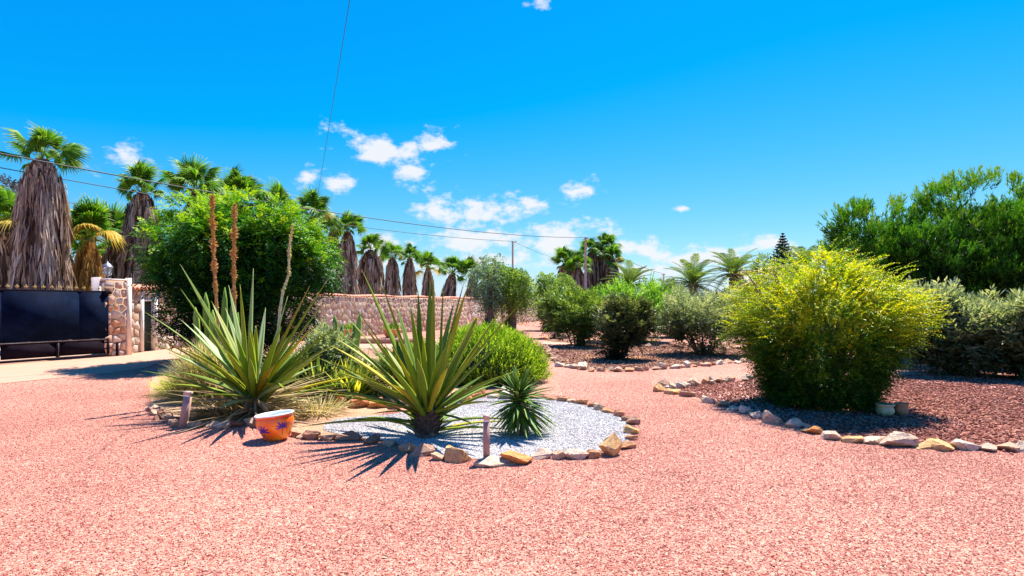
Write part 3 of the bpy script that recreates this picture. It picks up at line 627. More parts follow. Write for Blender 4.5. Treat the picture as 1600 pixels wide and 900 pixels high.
for a0, z0, sc in ((-2.20, .135, 1.0), (-1.02, .165, .9), (2.9, .14, 1), (1.7, .16, .9), (.5, .14, 1)):
    g = Geo()
    for k in range(7):
        th = R(-10) + k * R(200) / 6; ll = sc * random.uniform(.08, .11); wq = .011 * sc
        pts = []
        for s, wd in ((0, .3), (.35, 1), (.75, .8), (1, 0)):
            for sg_ in (-1, 1):
                da = (math.cos(th) * ll * s - math.sin(th) * wq * wd * sg_) / .2; dz = math.sin(th) * ll * s + math.cos(th) * wq * wd * sg_
                pts.append(on_pot(a0 + da, z0 + dz, .0015 + .0003 * k))
        g.add(pts, [(0, 1, 3, 2), (2, 3, 5, 4), (4, 5, 7, 6)])
    fl = g.build('flower_motif', M_purple, po)
    g = Geo(); pts = [on_pot(a0, z0, .006)] + [on_pot(a0 + .07 * sc * math.cos(q), z0 + .013 * math.sin(q), .0055) for q in np.linspace(0, 2 * PI, 8, endpoint=False)]
    g.ngon(pts, [(0, 1 + i, 1 + (i + 1) % 8) for i in range(8)]); g.build('flower_centre', M_blue, fl)
    g = Geo(); st = [on_pot(a0 + .05 * s * s, z0 - .11 * s * sc, .003) for s in np.linspace(0, 1, 5)]; tube(g, st, .003, 4); g.build('flower_stem', M_blue, fl)
M_post = solid('brown_bollard', (.40, .24, .19), .5, .08, 8); M_cap = solid('bollard_cap', (.50, .34, .26), .45, .1, 8)
def bollard(loc, h, w_, lean, lab):
    b = thing('bollard_light', lab, 'garden light', loc, .2); b.rotation_euler = (lean[0], lean[1], .2)
    g = Geo(); box(g, (-w_, -w_, -.05), (w_, w_, h - .07)); g.build('post', M_post, b)
    g = Geo(); box(g, (-w_ * .85, -w_ * .85, h - .07), (w_ * .85, w_ * .85, h - .045)); g.build('lens', M_wglaze, b)
    g = Geo(); box(g, (-w_ * 1.08, -w_ * 1.08, h - .045), (w_ * 1.08, w_ * 1.08, h)); g.build('cap', M_cap, b)
g = G(760, 722); bollard((g[0], g[1], .03), .45, .030, (0, 0), 'brown bollard light standing on a flat stone before the white gravel')
g = G(286, 668); bollard((g[0], g[1], 0), .47, .042, (R(-3), R(7), 0), 'leaning brown bollard light beside the dry grass at far left bed edge')
M_jar = solid('cream_glaze', (.62, .50, .26), .4, .15, 12)
for px, py, r_, lab in ((1366, 644, .125, 'larger cream clay pot under the yellow green bush'), (1391, 643, .095, 'smaller brown clay pot under the yellow green bush')):
    g_ = G(px, py); q = thing('clay_pot', lab, 'pot', (g_[0], g_[1] - .25, 0), 0, 'little pots under the yellow bush')
    g = Geo(); lathe(g, [(0, 0), (r_ * .7, 0), (r_ * .95, .06), (r_ * .9, .11), (r_ * .8, .13), (r_ * .98, .15), (r_, .17), (r_ * .85, .17), (r_ * .7, .1), (0, .09)], 20); g.build('body', M_jar if r_ > .11 else M_terra, q, True)

# ------------------------------------------------------------------ agaves
def agmat(name, cols, edge, tipcol):
    m, t, out = newmat(name)
    at = N(t, 'ShaderNodeAttribute', attribute_name='rnd'); c = ramp(t, at.outputs['Fac'], cols)
    co = N(t, 'ShaderNodeTexCoord').outputs['Object']
    c = mixrgb(t, math_n(t, 'MULTIPLY', noise(t, 3, 4, vec=co), .35), c, edge)
    a2 = N(t, 'ShaderNodeAttribute', attribute_name='tt'); ed = ramp(t, a2.outputs['Fac'], [(.80, (0, 0, 0)), (.95, (1, 1, 1))])
    c = mixrgb(t, ed, c, edge)
    oi = N(t, 'ShaderNodeObjectInfo'); c = mixrgb(t, 1.0, c, oi.outputs['Color'], 'MULTIPLY')
    p = N(t, 'ShaderNodeBsdfPrincipled'); t.links.new(c, p.inputs['Base Color']); p.inputs['Roughness'].default_value = .45; p.inputs['Specular IOR Level'].default_value = .25
    tr = N(t, 'ShaderNodeBsdfTranslucent'); t.links.new(mixrgb(t, 1.0, c, (1.6, 1.5, .5), 'MULTIPLY'), tr.inputs[0])
    mx = N(t, 'ShaderNodeMixShader'); mx.inputs[0].default_value = .25
    t.links.new(p.outputs[0], mx.inputs[1]); t.links.new(tr.outputs[0], mx.inputs[2]); t.links.new(mx.outputs[0], out.inputs[0]); return m
M_ag = agmat('agave_leaf', [(0, (.035, .13, .012)), (.45, (.11, .23, .015)), (.8, (.30, .33, .015)), (1, (.34, .20, .03))], (.50, .44, .05), None)
M_ag2 = agmat('pale_agave_leaf', [(0, (.20, .32, .12)), (.6, (.40, .50, .22)), (.85, (.50, .54, .24)), (1, (.45, .30, .12))], (.66, .68, .30), None)
def sword(par, B, T, W, sag, mat, droopv=None, col=(1, 1, 1), blunt=False, name='leaf', ch=.35, n=11, loc=None):
    """one thick channelled leaf from B to T; control point lifted so it arches"""
    B = np.asarray(B, float); T = np.asarray(T, float); D = T - B; L = np.linalg.norm(D)
    Cc = (B + T) / 2 + UP * sag * L + (droopv if droopv is not None else 0)
    t = np.linspace(0, 1, n + 1)[:, None]; X = (1 - t) ** 2 * B + 2 * t * (1 - t) * Cc + t * t * T
    tg = nrm(np.gradient(X, axis=0)); hz = np.array((D[0], D[1], 0)); 
    S = nrm(np.cross(tg, UP + nrm(-hz) * .35 + np.array((0, -.001, 0)))); U = np.cross(S, tg); U *= np.where((U @ (UP + .3 * nrm(-hz))) < 0, -1, 1)[:, None]
    wp = np.interp(t[:, 0], (0, .12, .4, .7, .9, 1), (1.0, .72, 1.0, .66, .26, .7 if blunt else .015)) * W / 2
    if blunt: wp = np.interp(t[:, 0], (0, .12, .5, 1), (1, .75, 1, .9)) * W / 2
    thk = W * .09 * np.interp(t[:, 0], (0, .2, 1), (2.2, 1, .12))
    rows = []
    for x, dz, e in ((-1, ch, 1), (-.45, .05, 0), (0, -.04, 0), (.45, .05, 0), (1, ch, 1), (.5, -.12, 0), (-.5, -.12, 0)):
        off = dz * wp - (thk if x in (.5, -.5) and dz < 0 else 0)
        rows.append((X + S * (x * wp)[:, None] + U * off[:, None], e))
    m = 7; V = np.stack([r[0] for r in rows], 1).reshape(-1, 3); e = np.tile([r[1] for r in rows], n + 1).astype(float)
    e = np.maximum(e * .9, np.repeat(np.clip((t[:, 0] - .94) * 20, 0, 1), m))
    Q = [(i * m + j, (i + 1) * m + j, (i + 1) * m + (j + 1) % m, i * m + (j + 1) % m) for i in range(n) for j in range(m)]
    g = Geo().add(V, Q, [(n * m, n * m + j + 1, n * m + j) for j in range(1, m - 1)], np.clip(random.gauss(.42, .2), 0, .93), e)
    o = g.build(name, mat, par, True); o.color = (*col, 1); return o
def agave(name_label, base, tips, zc, spread, W, nfill, Lr, mat, mats2=None, trunk=None):
    a = thing('agave', name_label, 'agave', base)
    bx, by = base[0], base[1]
    for tp in tips:
        px, py, dy = tp[:3]; kind = tp[3] if len(tp) > 3 else ''
        T = P(px, py, by + dy) - np.array((bx, by, 0)); h = nrm(np.array((T[0], T[1], 0)))
        el_ = T[2] / (np.linalg.norm(T[:2]) + .05)
        B = h * spread * random.uniform(.5, 1.0) + UP * (zc + np.clip(el_ * .10, -.18, .22))
        L = np.linalg.norm(T - B)
        sag = (.03 if el_ > 1 else .08) if kind != 'd' else .30
        sword(a, B, T, W * (.7 if kind == 'd' else 1) * random.uniform(.85, 1.1) * (.55 if kind == 't' else 1), sag, mats2 if (mats2 and (kind == 'p' or random.random() < .22)) else mat,
              col={'y': (1.7, 1.35, .7), 'b': (1.4, .85, .6)}.get(kind, (1, 1, 1)), blunt=kind == 'c')
    for i in range(nfill):
        az_ = i * 2.399 + random.gauss(0, .25); f = (i + .5) / nfill; e_ = R(68 - 74 * f ** .8 + random.gauss(0, 9))
        L = random.uniform(*Lr) * (.72 if f < .25 else 1 if f < .8 else .8); h = np.array((math.cos(az_), math.sin(az_), 0))
        if h[1] < -.6 and f > .45: continue
        if h[1] > .3 and f < .45: L *= .9
        B = h * spread * random.uniform(.3, 1) + UP * (zc + .2 * (1 - f) - .22 * f)
        T = B + L * (h * math.cos(e_) + UP * math.sin(e_)); T[2] = max(T[2], .10)
        sword(a, B, T, W * random.uniform(.7, 1.1), random.uniform(-.01, .13), mats2 if (mats2 and random.random() < .25) else mat, col=random.choice([(1, 1, 1), (1, 1, 1), (.85, .95, .9), (1.35, 1.15, .8)]))
    return a
ba = G(665, 686)
ag2 = agave('tall trunked agave with long sword leaves in the white gravel circle', (ba[0], ba[1] + .12, 0),
    [(672, 437, .2), (678, 433, -.1), (693, 440, .0), (726, 437, .1), (731, 446, -.35), (653, 450, .1), (641, 474, -.4), (566, 423, .1), (595, 440, -.2), (532, 450, -.3, 't'), (530, 482, .4, 't'), (600, 497, .7),
     (746, 497, .3, 'c'), (790, 475, .2), (817, 470, .0), (742, 517, .5, 'y'), (783, 535, -.3), (800, 583, -.2), (780, 588, -.6), (770, 628, -.5), (753, 669, -.5, 't'), (517, 540, .1, 'y'), (523, 528, .4, 'y'), (521, 580, -.3),
     (482, 608, -.1, 'y'), (530, 622, -.4), (577, 648, -.5, 't'), (565, 505, -.6), (620, 520, -.9), (705, 520, -.9), (700, 575, -1.1), (652, 560, -1.2), (610, 600, -1.0, 'y'), (690, 600, 1.1), (620, 478, .8), (710, 470, .8), (760, 540, .9), (545, 560, .8), (560, 590, -.9)],
    .27, .18, .095, 38, (1.0, 1.5), M_ag)
g = Geo(); lathe(g, [(.10, -.05), (.14, .02), (.15, .10), (.16, .20), (.16, .28), (.11, .36), (0, .42)], 14, wob=.05); g.build('trunk', M_bark, ag2)
g = Geo()
for i in range(70):   # dark old leaf bases on the trunk
    a = i * 2.399; z = .02 + .26 * i / 70; h = np.array((math.cos(a), math.sin(a), 0)); p0 = h * .12 + UP * z
    ribbons(g, p0[None], (h + UP * .9)[None], .12, .09, .0, 2, side=nrm(np.cross(h, UP))[None], tip=.4)
tag(g.build('leaf_base', solid('old_leaf_base', (.10, .06, .04), .9, .3, 20), ag2), kind='stuff')
bb = G(385, 655)
ag1 = agave('broad agave with crowded sword leaves behind the orange pot', (bb[0], bb[1] + .25, 0),
    [(281, 412, .2), (282, 451, -.2), (396, 419, .0), (357, 445, .1, 'p'), (375, 444, -.2), (352, 481, .3, 'p'), (450, 462, .2, 'p'), (484, 447, .0), (512, 437, .1), (512, 467, -.3, 't'), (494, 490, .3), (531, 509, -.2), (487, 512, -.6), (220, 484, -.1, 't'), (218, 515, -.2, 't'),
     (230, 533, .2, 't'), (262, 550, -.3), (295, 572, -.6), (248, 600, -.2), (519, 540, -.1), (543, 528, .3, 't'), (344, 638, -.9, 'p'), (449, 612, -.8, 'd'), (300, 505, .4, 'p'), (330, 500, -.7), (440, 510, -.7), (390, 520, -1.0), (350, 545, -1.3), (300, 620, -1.0), (480, 590, -.8), (415, 480, .7, 'p'), (330, 470, .7), (470, 520, .8), (500, 570, .6), (270, 580, .5), (390, 560, -1.4), (430, 570, -1.1, 'b')],
    .22, .14, .11, 40, (1.0, 1.6), M_ag, M_ag2)
g = Geo(); lathe(g, [(.14, -.03), (.17, .1), (.13, .35), (0, .42)], 12, wob=.05); g.build('trunk', M_bark, ag1)
M_dry = leafmat('dry_leaf', [(.20, .12, .06), (.42, .30, .15), (.62, .50, .28)], .3)
g = Geo(); n = 260; a = rng.uniform(0, 2 * PI, n); h = np.stack([np.cos(a), np.sin(a), np.zeros(n)], 1)
ribbons(g, h * rng.uniform(.1, .35, n)[:, None] + UP * rng.uniform(.05, .3, n)[:, None], h + UP * rng.uniform(-.15, .35, n)[:, None], rng.uniform(.5, 1.25, n), .03, rng.uniform(.0, .15, n), 4)
g.V[0][:, 2] = np.maximum(g.V[0][:, 2], .02)
tag(g.build('dry_skirt', M_dry, ag1), kind='stuff')

# small drooping yucca
yb = G(818, 690); yc = thing('yucca', 'small drooping dark green yucca beside the bollard light', 'yucca', (yb[0], yb[1] + .30, 0))
M_yu = agmat('yucca_leaf', [(0, (.03, .10, .015)), (.5, (.08, .20, .02)), (.8, (.24, .38, .04)), (1, (.35, .35, .1))], (.30, .38, .10), None)
g = Geo(); tube(g, [(0, 0, -.05), (.02, 0, .2), (-.05, 0, .55)], [.06, .05, .04], 8); g.build('trunk', M_bark, yc)
for i in range(205):
    a = i * 2.399 + random.gauss(0, .3); f = (i + .5) / 205; e_ = R(82 - 150 * f ** .6); L = random.uniform(.40, .58) * (1.0 if f > .25 else .6)
    h = np.array((math.cos(a), math.sin(a), 0)); B = np.array((-.05, 0, .58 - .38 * f)) + h * .03
    T = B + L * (h * max(.3, math.cos(e_)) * .85 + UP * math.sin(e_)) + np.array((.10 * f, 0, 0)); T[2] = max(T[2], .03)
    sword(yc, B, T, .042, random.uniform(.06, .14), M_yu, ch=.25, n=5)
# dry leaf skirts, cycad and yellow aloe between
def tuft(name, label, cat, base, n, Lr, W, mat, elr, droop, rad=.1, seg=4, z0=.03, partname='blade', kind=True):
    t_ = thing(name, label, cat, base)
    a = rng.uniform(0, 2 * PI, n); e = rng.uniform(R(elr[0]), R(elr[1]), n); h = np.stack([np.cos(a), np.sin(a), np.zeros(n)], 1)
    p = h * (rng.random(n) ** .5 * rad)[:, None] + UP * z0; D = h * np.cos(e)[:, None] + UP * np.sin(e)[:, None]
    g = Geo(); ribbons(g, p, D, rng.uniform(*Lr, n), W, rng.uniform(*droop, n), seg); g.V[0][:, 2] = np.maximum(g.V[0][:, 2], .012)
    o = g.build(partname, mat, t_); tag(o, kind='stuff' if kind else None); return t_
M_khaki = leafmat('khaki_grass', [(.16, .17, .05), (.34, .33, .13), (.52, .46, .24), (.60, .52, .32)], .35)
M_yel = leafmat('yellow_green_blade', [(.16, .24, .03), (.40, .44, .04), (.62, .56, .06)], .4)
M_greenb = leafmat('green_blade', [(.07, .13, .03), (.18, .25, .06), (.36, .38, .12)], .4)
# round dry grass bush, rear left of the broad agave
gb = G(300, 632); gt = thing('grass_bush', 'rounded khaki grass bush behind the leaning bollard light', 'grass bush', (gb[0], gb[1] + .6, 0))
g = Geo(); n = 7000; u_ = rdir(n); u_[:, 2] = np.abs(u_[:, 2]); r_ = rng.uniform(.25, .82, n)[:, None]; p = u_ * (.80, .75, 1.02) * r_
ribbons(g, p, nrm(u_ + UP * .15 + rdir(n) * .4), rng.uniform(.18, .42, n), .012, rng.uniform(.0, .35, n), 2)
tag(g.build('blade', M_khaki, gt), kind='stuff')
tuft('grass_clump', 'low yellow green grass at the left tip of the sandy bed', 'grass', (G(262, 622)[0], G(262, 622)[1] + .5, 0), 800, (.25, .55), .014, M_yel, (5, 80), (.05, .4), .35)
tuft('grass_clump', 'dry straw coloured grass in front of the broad agave', 'grass', (bb[0] + .85, bb[1] + .45, 0), 260, (.2, .4), .013, M_khaki, (0, 60), (.05, .3), .35)
tuft('grass_clump', 'dark dry grass at the foot of the broad agave beside the leaning light', 'grass', (bb[0] - .35, bb[1] + .25, 0), 500, (.25, .55), .014, M_dry, (0, 50), (.0, .3), .35)
for px, py, n, lab, mt, Ls in ((500, 600, 420, 'spiky yellow green bromeliad between the two agaves', M_greenb, (.5, 1.0)), (470, 590, 420, 'grey green spiky clump right behind the broad agave', M_greenb, (.6, 1.05)), (520, 572, 300, 'pale silvery spiky clump below the small cactus', leafmat('silver_blade', [(.26, .34, .28), (.46, .54, .46), (.6, .66, .55)], .3), (.4, .8)),
                              (545, 600, 260, 'yellowing spiky plant before the cycad', M_greenb, (.5, .9))):
    g_ = G(px, py + 20); tuft('spiky_plant', lab, 'spiky plant', (g_[0], g_[1], 0), int(n * 1.3), Ls, .04, mt, (8, 84), (.0, .25), .25, 5)
for x_, y_, n_, lab_ in ((-2.9, 9.9, 260, 'low dark green spiky plant at the left of the ring of orange boulders'), (-3.2, 11.2, 300, 'green spiky plant between the small cactus and the mound')):
    tuft('spiky_plant', lab_, 'spiky plant', (x_, y_, 0), n_, (.45, .85), .05, M_greenb, (10, 84), (.0, .3), .3, 5)
# cycad on the mound
cy = thing('cycad', 'dark green cycad inside the ring of orange boulders', 'cycad', (C2[0] - .05, C2[1] - .05, 0))
def pinnate(name, L, npair, ll, lw, mat, arch=.5, vee=.5, rach=.012, seed=0, parent=None, dead=False, tall=1.0):
    """one feather frond along +X in its own frame, arching down"""
    r = np.random.default_rng(seed); g = Geo(); t = np.linspace(0, 1, 10)
    X = np.stack([L * (t - .12 * arch * t ** 3), 0 * t, L * (-.55 * arch * t ** 2.2)], 1)
    tube(g, X, np.linspace(rach, rach * .25, 10), 4, .85)
    tk = np.linspace(.16, .99, npair); p = np.stack([np.interp(tk, t, X[:, k]) for k in range(3)], 1); tgt = nrm(np.stack([np.gradient(p[:, k]) for k in range(3)], 1))
    for s in (-1, 1):
        D = nrm(tgt * .55 + np.array((0, s * 1.0, vee)) + r.normal(size=p.shape) * .06); ln_ = ll * np.interp(tk, (.16, .4, .8, 1), (.55, 1, .8, .35))
        ribbons(g, p, D, ln_, lw, r.uniform(.05, .25, npair), 2, r.uniform(.1, .8, npair), side=nrm(np.cross(D, np.array((0, -s * vee, 1.)))), prof=np.array((.6, 1, .05)))
    return g.mesh(name, mat)
M_cyc = leafmat('cycad_leaf', [(.015, .05, .01), (.035, .09, .015), (.16, .2, .03)], .2, .35)
M_date = leafmat('date_palm_leaf', [(.05, .12, .03), (.11, .20, .04), (.26, .32, .08)], .3)
cf = [pinnate('frond', .95, 34, .16, .014, M_cyc, .5, .55, .010, k) for k in range(3)]
for i in range(44):
    f = i / 44; o = link('frond', cf[i % 3], cy, (0, 0, .22)); o.rotation_euler = (0, R(-70 + 72 * f), i * 2.399); o.scale = (1 - .2 * (f < .2),) * 3
g = Geo(); lathe(g, [(.12, -.02), (.14, .1), (.1, .24), (0, .27)], 10, wob=.06); g.build('trunk', M_bark, cy)
tuft('spiky_plant', 'yellowing low agave pup beside the ring of orange boulders', 'agave', (C2[0] - .75, C2[1] - .55, 0), 46, (.5, .85), .06, M_yel, (20, 80), (.0, .2), .1, 5)
# cream flowers near the cycad
fc = thing('flower_clump', 'little cream yellow flowers beside the dark cycad', 'flowers', (-2.0, 9.45, 0)); M_fl = solid('cream_petal', (.75, .65, .25), .7, .1, 9)
for i in range(12):
    x, y, h = random.uniform(-.35, .25), random.uniform(-.1, .1), random.uniform(.25, .55); g = Geo(); tube(g, [(x, y, 0), (x + .02, y, h)], .004, 3); st_ = g.build('stem', M_greenb, fc)
    g = Geo(); n = 14; p = np.tile((x + .02, y, h), (n, 1)); leafq(g, p, rdir(n) + UP * .3, rdir(n), .035, .02); g.build('flower', M_fl, st_)

# ------------------------------------------------------------------ foliage masses
def lumps(c, Rr, n, frac=(.35, .55), seed=0, zlow=-.3, push=.72):
    r = np.random.default_rng(seed); out = [(np.array(c, float), np.array(Rr, float) * .8)]
    for _ in range(n):
        u_ = nrm(r.normal(size=3)); u_[2] = max(u_[2], zlow); out.append((np.array(c) + u_ * np.array(Rr) * push * r.uniform(.8, 1.05), np.array(Rr) * r.uniform(*frac)))
    return out
def blob_pts(blobs, n, inner=.6, zmin=.05):
    wgt = np.array([b[1].prod() ** .66 for b in blobs]); k = rng.choice(len(blobs), n, p=wgt / wgt.sum())
    c = np.array([b[0] for b in blobs])[k]; Rr = np.array([b[1] for b in blobs])[k]; u_ = rdir(n); r_ = (inner + (1 - inner) * rng.random(n) ** .6)[:, None]
    p = c + u_ * Rr * r_; nn_ = nrm(u_ / Rr); ok = p[:, 2] > zmin
    for b in blobs: ok &= (np.linalg.norm((p - b[0]) / b[1], axis=1) > .5)
    return p[ok], nn_[ok]
def sprays(g, p, D, sl, K, L, W, droop, spread=.9, rnd=None, pin=False):
    """each spray: K leaves along a short drooping twig"""
    n = len(p); D = nrm(D); S = nrm(np.cross(D, UP) + rng.normal(size=(n, 3)) * .3); sl = np.broadcast_to(sl, (n,)); rnd = rng.random(n) if rnd is None else rnd
    for k in range(K):
        t = (k + .5) / K; pos = p + D * (sl * t)[:, None] - UP * (sl * droop * t * t)[:, None]; sg_ = 1 if k % 2 else -1
        ax = nrm(D - UP * droop * 2 * t); dd = nrm(ax * (1 - .35 * spread) + S * sg_ * spread + rng.normal(size=(n, 3)) * .22) if k < K - 1 else ax
        nn_ = nrm(np.cross(ax, S) * -1 + rng.normal(size=(n, 3)) * (.15 if pin else .45))
        leafq(g, pos, dd, nn_, L * rng.uniform(.7, 1.15, n) * (1 if not pin else 1 - .5 * t * t), W, .25, np.clip(rnd + rng.normal(size=n) * .09, 0, 1))
def limbs(g, base, ends, r0, r1=.01, n=5, wob=.08, fork=.3):
    for e in ends:
        b = np.asarray(base, float); e = np.asarray(e, float); L = np.linalg.norm(e - b); t = np.linspace(0, 1, n)[:, None]
        mid = b + (e - b) * t + np.array((0, 0, 1)) * np.sin(t * PI) * L * .08 + rng.normal(size=(n, 3)) * wob * L * .3 * (t * (1 - t) * 2)
        tube(g, mid, np.linspace(r0, r1, n), 5, rng.random())

# --- yellow-green bush
bq = np.array((4.9, 9.2))
du = thing('flowering_bush', 'large yellow green bush with arching shoots over the dark red bed', 'bush', (bq[0], bq[1], 0))
zz = np.array((0, .3, .9, 1.3, 1.60, 1.84, 2.04, 2.2)); rz_ = np.array((.60, .74, 1.00, 1.18, 1.14, .90, .55, .12)) * 1.0
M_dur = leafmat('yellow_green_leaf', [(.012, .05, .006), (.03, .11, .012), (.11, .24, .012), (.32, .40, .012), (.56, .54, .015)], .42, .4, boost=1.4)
g = Geo(); n = 9500; z = np.interp(rng.random(n), np.cumsum(np.r_[0, rz_[:-1] * np.diff(zz)]) / np.sum(rz_[:-1] * np.diff(zz)), zz); a = rng.uniform(0, 2 * PI, n)
lump = 1 + .15 * np.sin(a * 4 + z * 2.3) + .13 * np.sin(a * 9 - z * 5); rr = np.interp(z, zz, rz_) * lump; fr_ = rng.uniform(.55, 1, n) ** .7
h = np.stack([np.cos(a), np.sin(a), 0 * a], 1); p = h * (rr * fr_)[:, None] + UP * (z * (1 + (.09 * np.sin(a * 3 + 1) + .06 * np.sin(a * 8)) * (z > 1.1)))[:, None] + np.array((.05, 0, 0)) * z[:, None]
D = nrm(h * .9 + UP * rng.uniform(-.15, 1.0, n)[:, None] + rdir(n) * .35)
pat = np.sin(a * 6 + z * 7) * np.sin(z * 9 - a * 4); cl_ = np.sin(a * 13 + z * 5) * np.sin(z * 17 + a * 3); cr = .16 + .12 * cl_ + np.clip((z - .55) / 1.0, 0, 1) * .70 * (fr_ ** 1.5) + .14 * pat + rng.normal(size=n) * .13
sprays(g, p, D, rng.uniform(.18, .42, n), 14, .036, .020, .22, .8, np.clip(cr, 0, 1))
n = 4200; z = rng.uniform(.02, 1.15, n); a = rng.uniform(0, 2 * PI, n); h = np.stack([np.cos(a), np.sin(a), 0 * a], 1)
p = h * (np.interp(z, zz, rz_) * rng.uniform(.7, 1.02, n) * (1 + .08 * np.sin(a * 9 - z * 5)))[:, None] + UP * z[:, None] + np.array((.05, 0, 0)) * z[:, None]
sprays(g, p, h * .8 + UP * rng.uniform(-.4, .7, n)[:, None] + rdir(n) * .4, rng.uniform(.12, .26, n), 10, .045, .026, .15, .8, np.clip(.16 + .12 * z + rng.normal(size=n) * .14, 0, 1))
# long arching shoots sticking out
n = 520; a = rng.uniform(0, 2 * PI, n); z = rng.uniform(.9, 2.1, n); h = np.stack([np.cos(a), np.sin(a), 0 * a], 1); p = h * (np.interp(z, zz, rz_) * .9)[:, None] + UP * z[:, None] + np.array((.05, 0, 0)) * z[:, None]
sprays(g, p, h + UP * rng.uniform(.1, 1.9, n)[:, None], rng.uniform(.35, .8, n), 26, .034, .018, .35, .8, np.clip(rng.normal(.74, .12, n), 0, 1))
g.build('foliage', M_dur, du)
g = Geo(); ends = [np.array((math.cos(a) * r_, math.sin(a) * r_, z_)) for a, r_, z_ in zip(rng.uniform(0, 2 * PI, 40), rng.uniform(.5, 1.3, 40), rng.uniform(.8, 2.3, 40))]
for e in ends: limbs(g, (e[0] * .12, e[1] * .12, 0), [e], .022, .004)
g.build('stem', M_bark, du)

def clumped(p, nn_, k, rad):
    """k sub-points round each point, so that foliage gathers in clumps; c is each one's own tone, brighter towards its outer side"""
    n = len(p); o = rdir(n * k) * (rng.random((n * k, 1)) ** .5) * rad * np.repeat(rng.uniform(.6, 1.3, (n, 1)), k, 0)
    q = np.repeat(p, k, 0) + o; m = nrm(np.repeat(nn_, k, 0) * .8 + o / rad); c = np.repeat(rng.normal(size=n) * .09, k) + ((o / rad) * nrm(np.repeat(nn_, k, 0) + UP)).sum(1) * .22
    ok = q[:, 2] > .04; return q[ok], m[ok], c[ok]
def shrub(label, name, cat, px, py, top, wpx, mat, L=.09, W=.022, n=1500, K=8, sl=.3, up=.5, droop=.1, dy=0, stems=16, lift=.12, seed=1, depth=.9, rbase=.35, nl=9, group=None, inner=.55):
    b = G(px, py); d = b[1] + dy; x = (px - CX) * d / F; H = (py - top) / F * b[1] + (dy * .0); H = EH + (HY - top) * d / F; wr = wpx * d / F / 2
    t_ = thing(name, label, cat, (x, d, 0), 0, group)
    bl = lumps((0, 0, H * (.5 + lift)), (wr * .8, wr * .8 * depth, H * (.5 - lift * .5) * .84), nl, seed=seed, zlow=-.6) + [(np.array((0, 0, H * .28)), np.array((wr * .45, wr * .45, H * .24)))]
    p, nn_ = blob_pts(bl, n // 12, inner, H * lift * .6); p, nn_, cc = clumped(p, nn_, 14, .12 * wr + .06)
    g = Geo(); cr = np.clip((p[:, 2] / H) * .62 + nn_[:, 2] * .12 + cc + rng.normal(size=len(p)) * .12, 0, 1)  # leaf tone paints in bright tops and a shaded base
    sprays(g, p, nn_ + UP * up + rdir(len(p)) * .5, sl * rng.uniform(.5, 1.2, len(p)), K, L * 1.15, W * 1.7, droop, .9, cr)
    j = rng.choice(len(p), max(20, n // 28)); j = j[p[j, 2] > H * .5]
    sprays(g, p[j], nn_[j] * .6 + UP * .9 + rdir(len(j)) * .4, sl * rng.uniform(1.1, 1.9, len(j)), K + 4, L * 1.1, W * 1.5, .15, .8, np.clip(cr[j] + .15, 0, 1))
    g.build('foliage', mat, t_)
    g = Geo(); q = p[rng.choice(len(p), stems)]
    for e in q: limbs(g, (e[0] * rbase * .4, e[1] * rbase * .4, -.02), [e * (.8, .8, .8)], .010 + .006 * wr, .004)
    g.build('stem', M_bark, t_); return t_
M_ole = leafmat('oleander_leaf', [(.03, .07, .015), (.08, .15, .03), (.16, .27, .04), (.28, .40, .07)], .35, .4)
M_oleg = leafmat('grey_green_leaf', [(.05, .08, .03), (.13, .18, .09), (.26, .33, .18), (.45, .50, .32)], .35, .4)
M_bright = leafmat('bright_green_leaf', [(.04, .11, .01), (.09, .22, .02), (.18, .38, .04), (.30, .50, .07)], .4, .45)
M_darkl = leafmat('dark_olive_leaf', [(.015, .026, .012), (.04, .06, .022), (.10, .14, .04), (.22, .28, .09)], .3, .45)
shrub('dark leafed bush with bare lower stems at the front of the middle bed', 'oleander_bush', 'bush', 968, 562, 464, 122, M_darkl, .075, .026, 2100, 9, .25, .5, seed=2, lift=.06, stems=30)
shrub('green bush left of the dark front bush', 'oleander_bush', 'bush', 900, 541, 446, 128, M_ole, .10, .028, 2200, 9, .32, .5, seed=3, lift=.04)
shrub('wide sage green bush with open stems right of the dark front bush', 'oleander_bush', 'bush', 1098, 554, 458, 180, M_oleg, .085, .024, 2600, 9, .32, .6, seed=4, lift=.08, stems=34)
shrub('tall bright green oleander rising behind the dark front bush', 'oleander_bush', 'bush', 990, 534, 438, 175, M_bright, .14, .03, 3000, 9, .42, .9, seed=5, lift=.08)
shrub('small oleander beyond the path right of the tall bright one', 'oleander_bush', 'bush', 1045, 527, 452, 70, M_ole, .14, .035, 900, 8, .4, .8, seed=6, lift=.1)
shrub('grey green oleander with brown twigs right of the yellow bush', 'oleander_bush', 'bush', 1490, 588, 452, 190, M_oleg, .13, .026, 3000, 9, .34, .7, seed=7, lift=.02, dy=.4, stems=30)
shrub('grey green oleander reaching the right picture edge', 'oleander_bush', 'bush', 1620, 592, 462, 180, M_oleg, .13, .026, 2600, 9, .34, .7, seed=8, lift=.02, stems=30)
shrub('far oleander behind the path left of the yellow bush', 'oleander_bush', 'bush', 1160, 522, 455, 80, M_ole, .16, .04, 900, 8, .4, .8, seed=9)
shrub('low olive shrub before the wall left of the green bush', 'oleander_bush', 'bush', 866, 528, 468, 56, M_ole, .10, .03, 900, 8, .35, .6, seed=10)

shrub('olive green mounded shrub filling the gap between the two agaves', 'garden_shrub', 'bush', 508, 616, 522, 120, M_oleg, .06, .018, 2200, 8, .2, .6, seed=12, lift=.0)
shrub('deep green low shrub just left of the bright lime mound', 'garden_shrub', 'bush', 640, 612, 540, 120, M_ole, .06, .02, 2000, 8, .2, .7, seed=13, lift=.0)
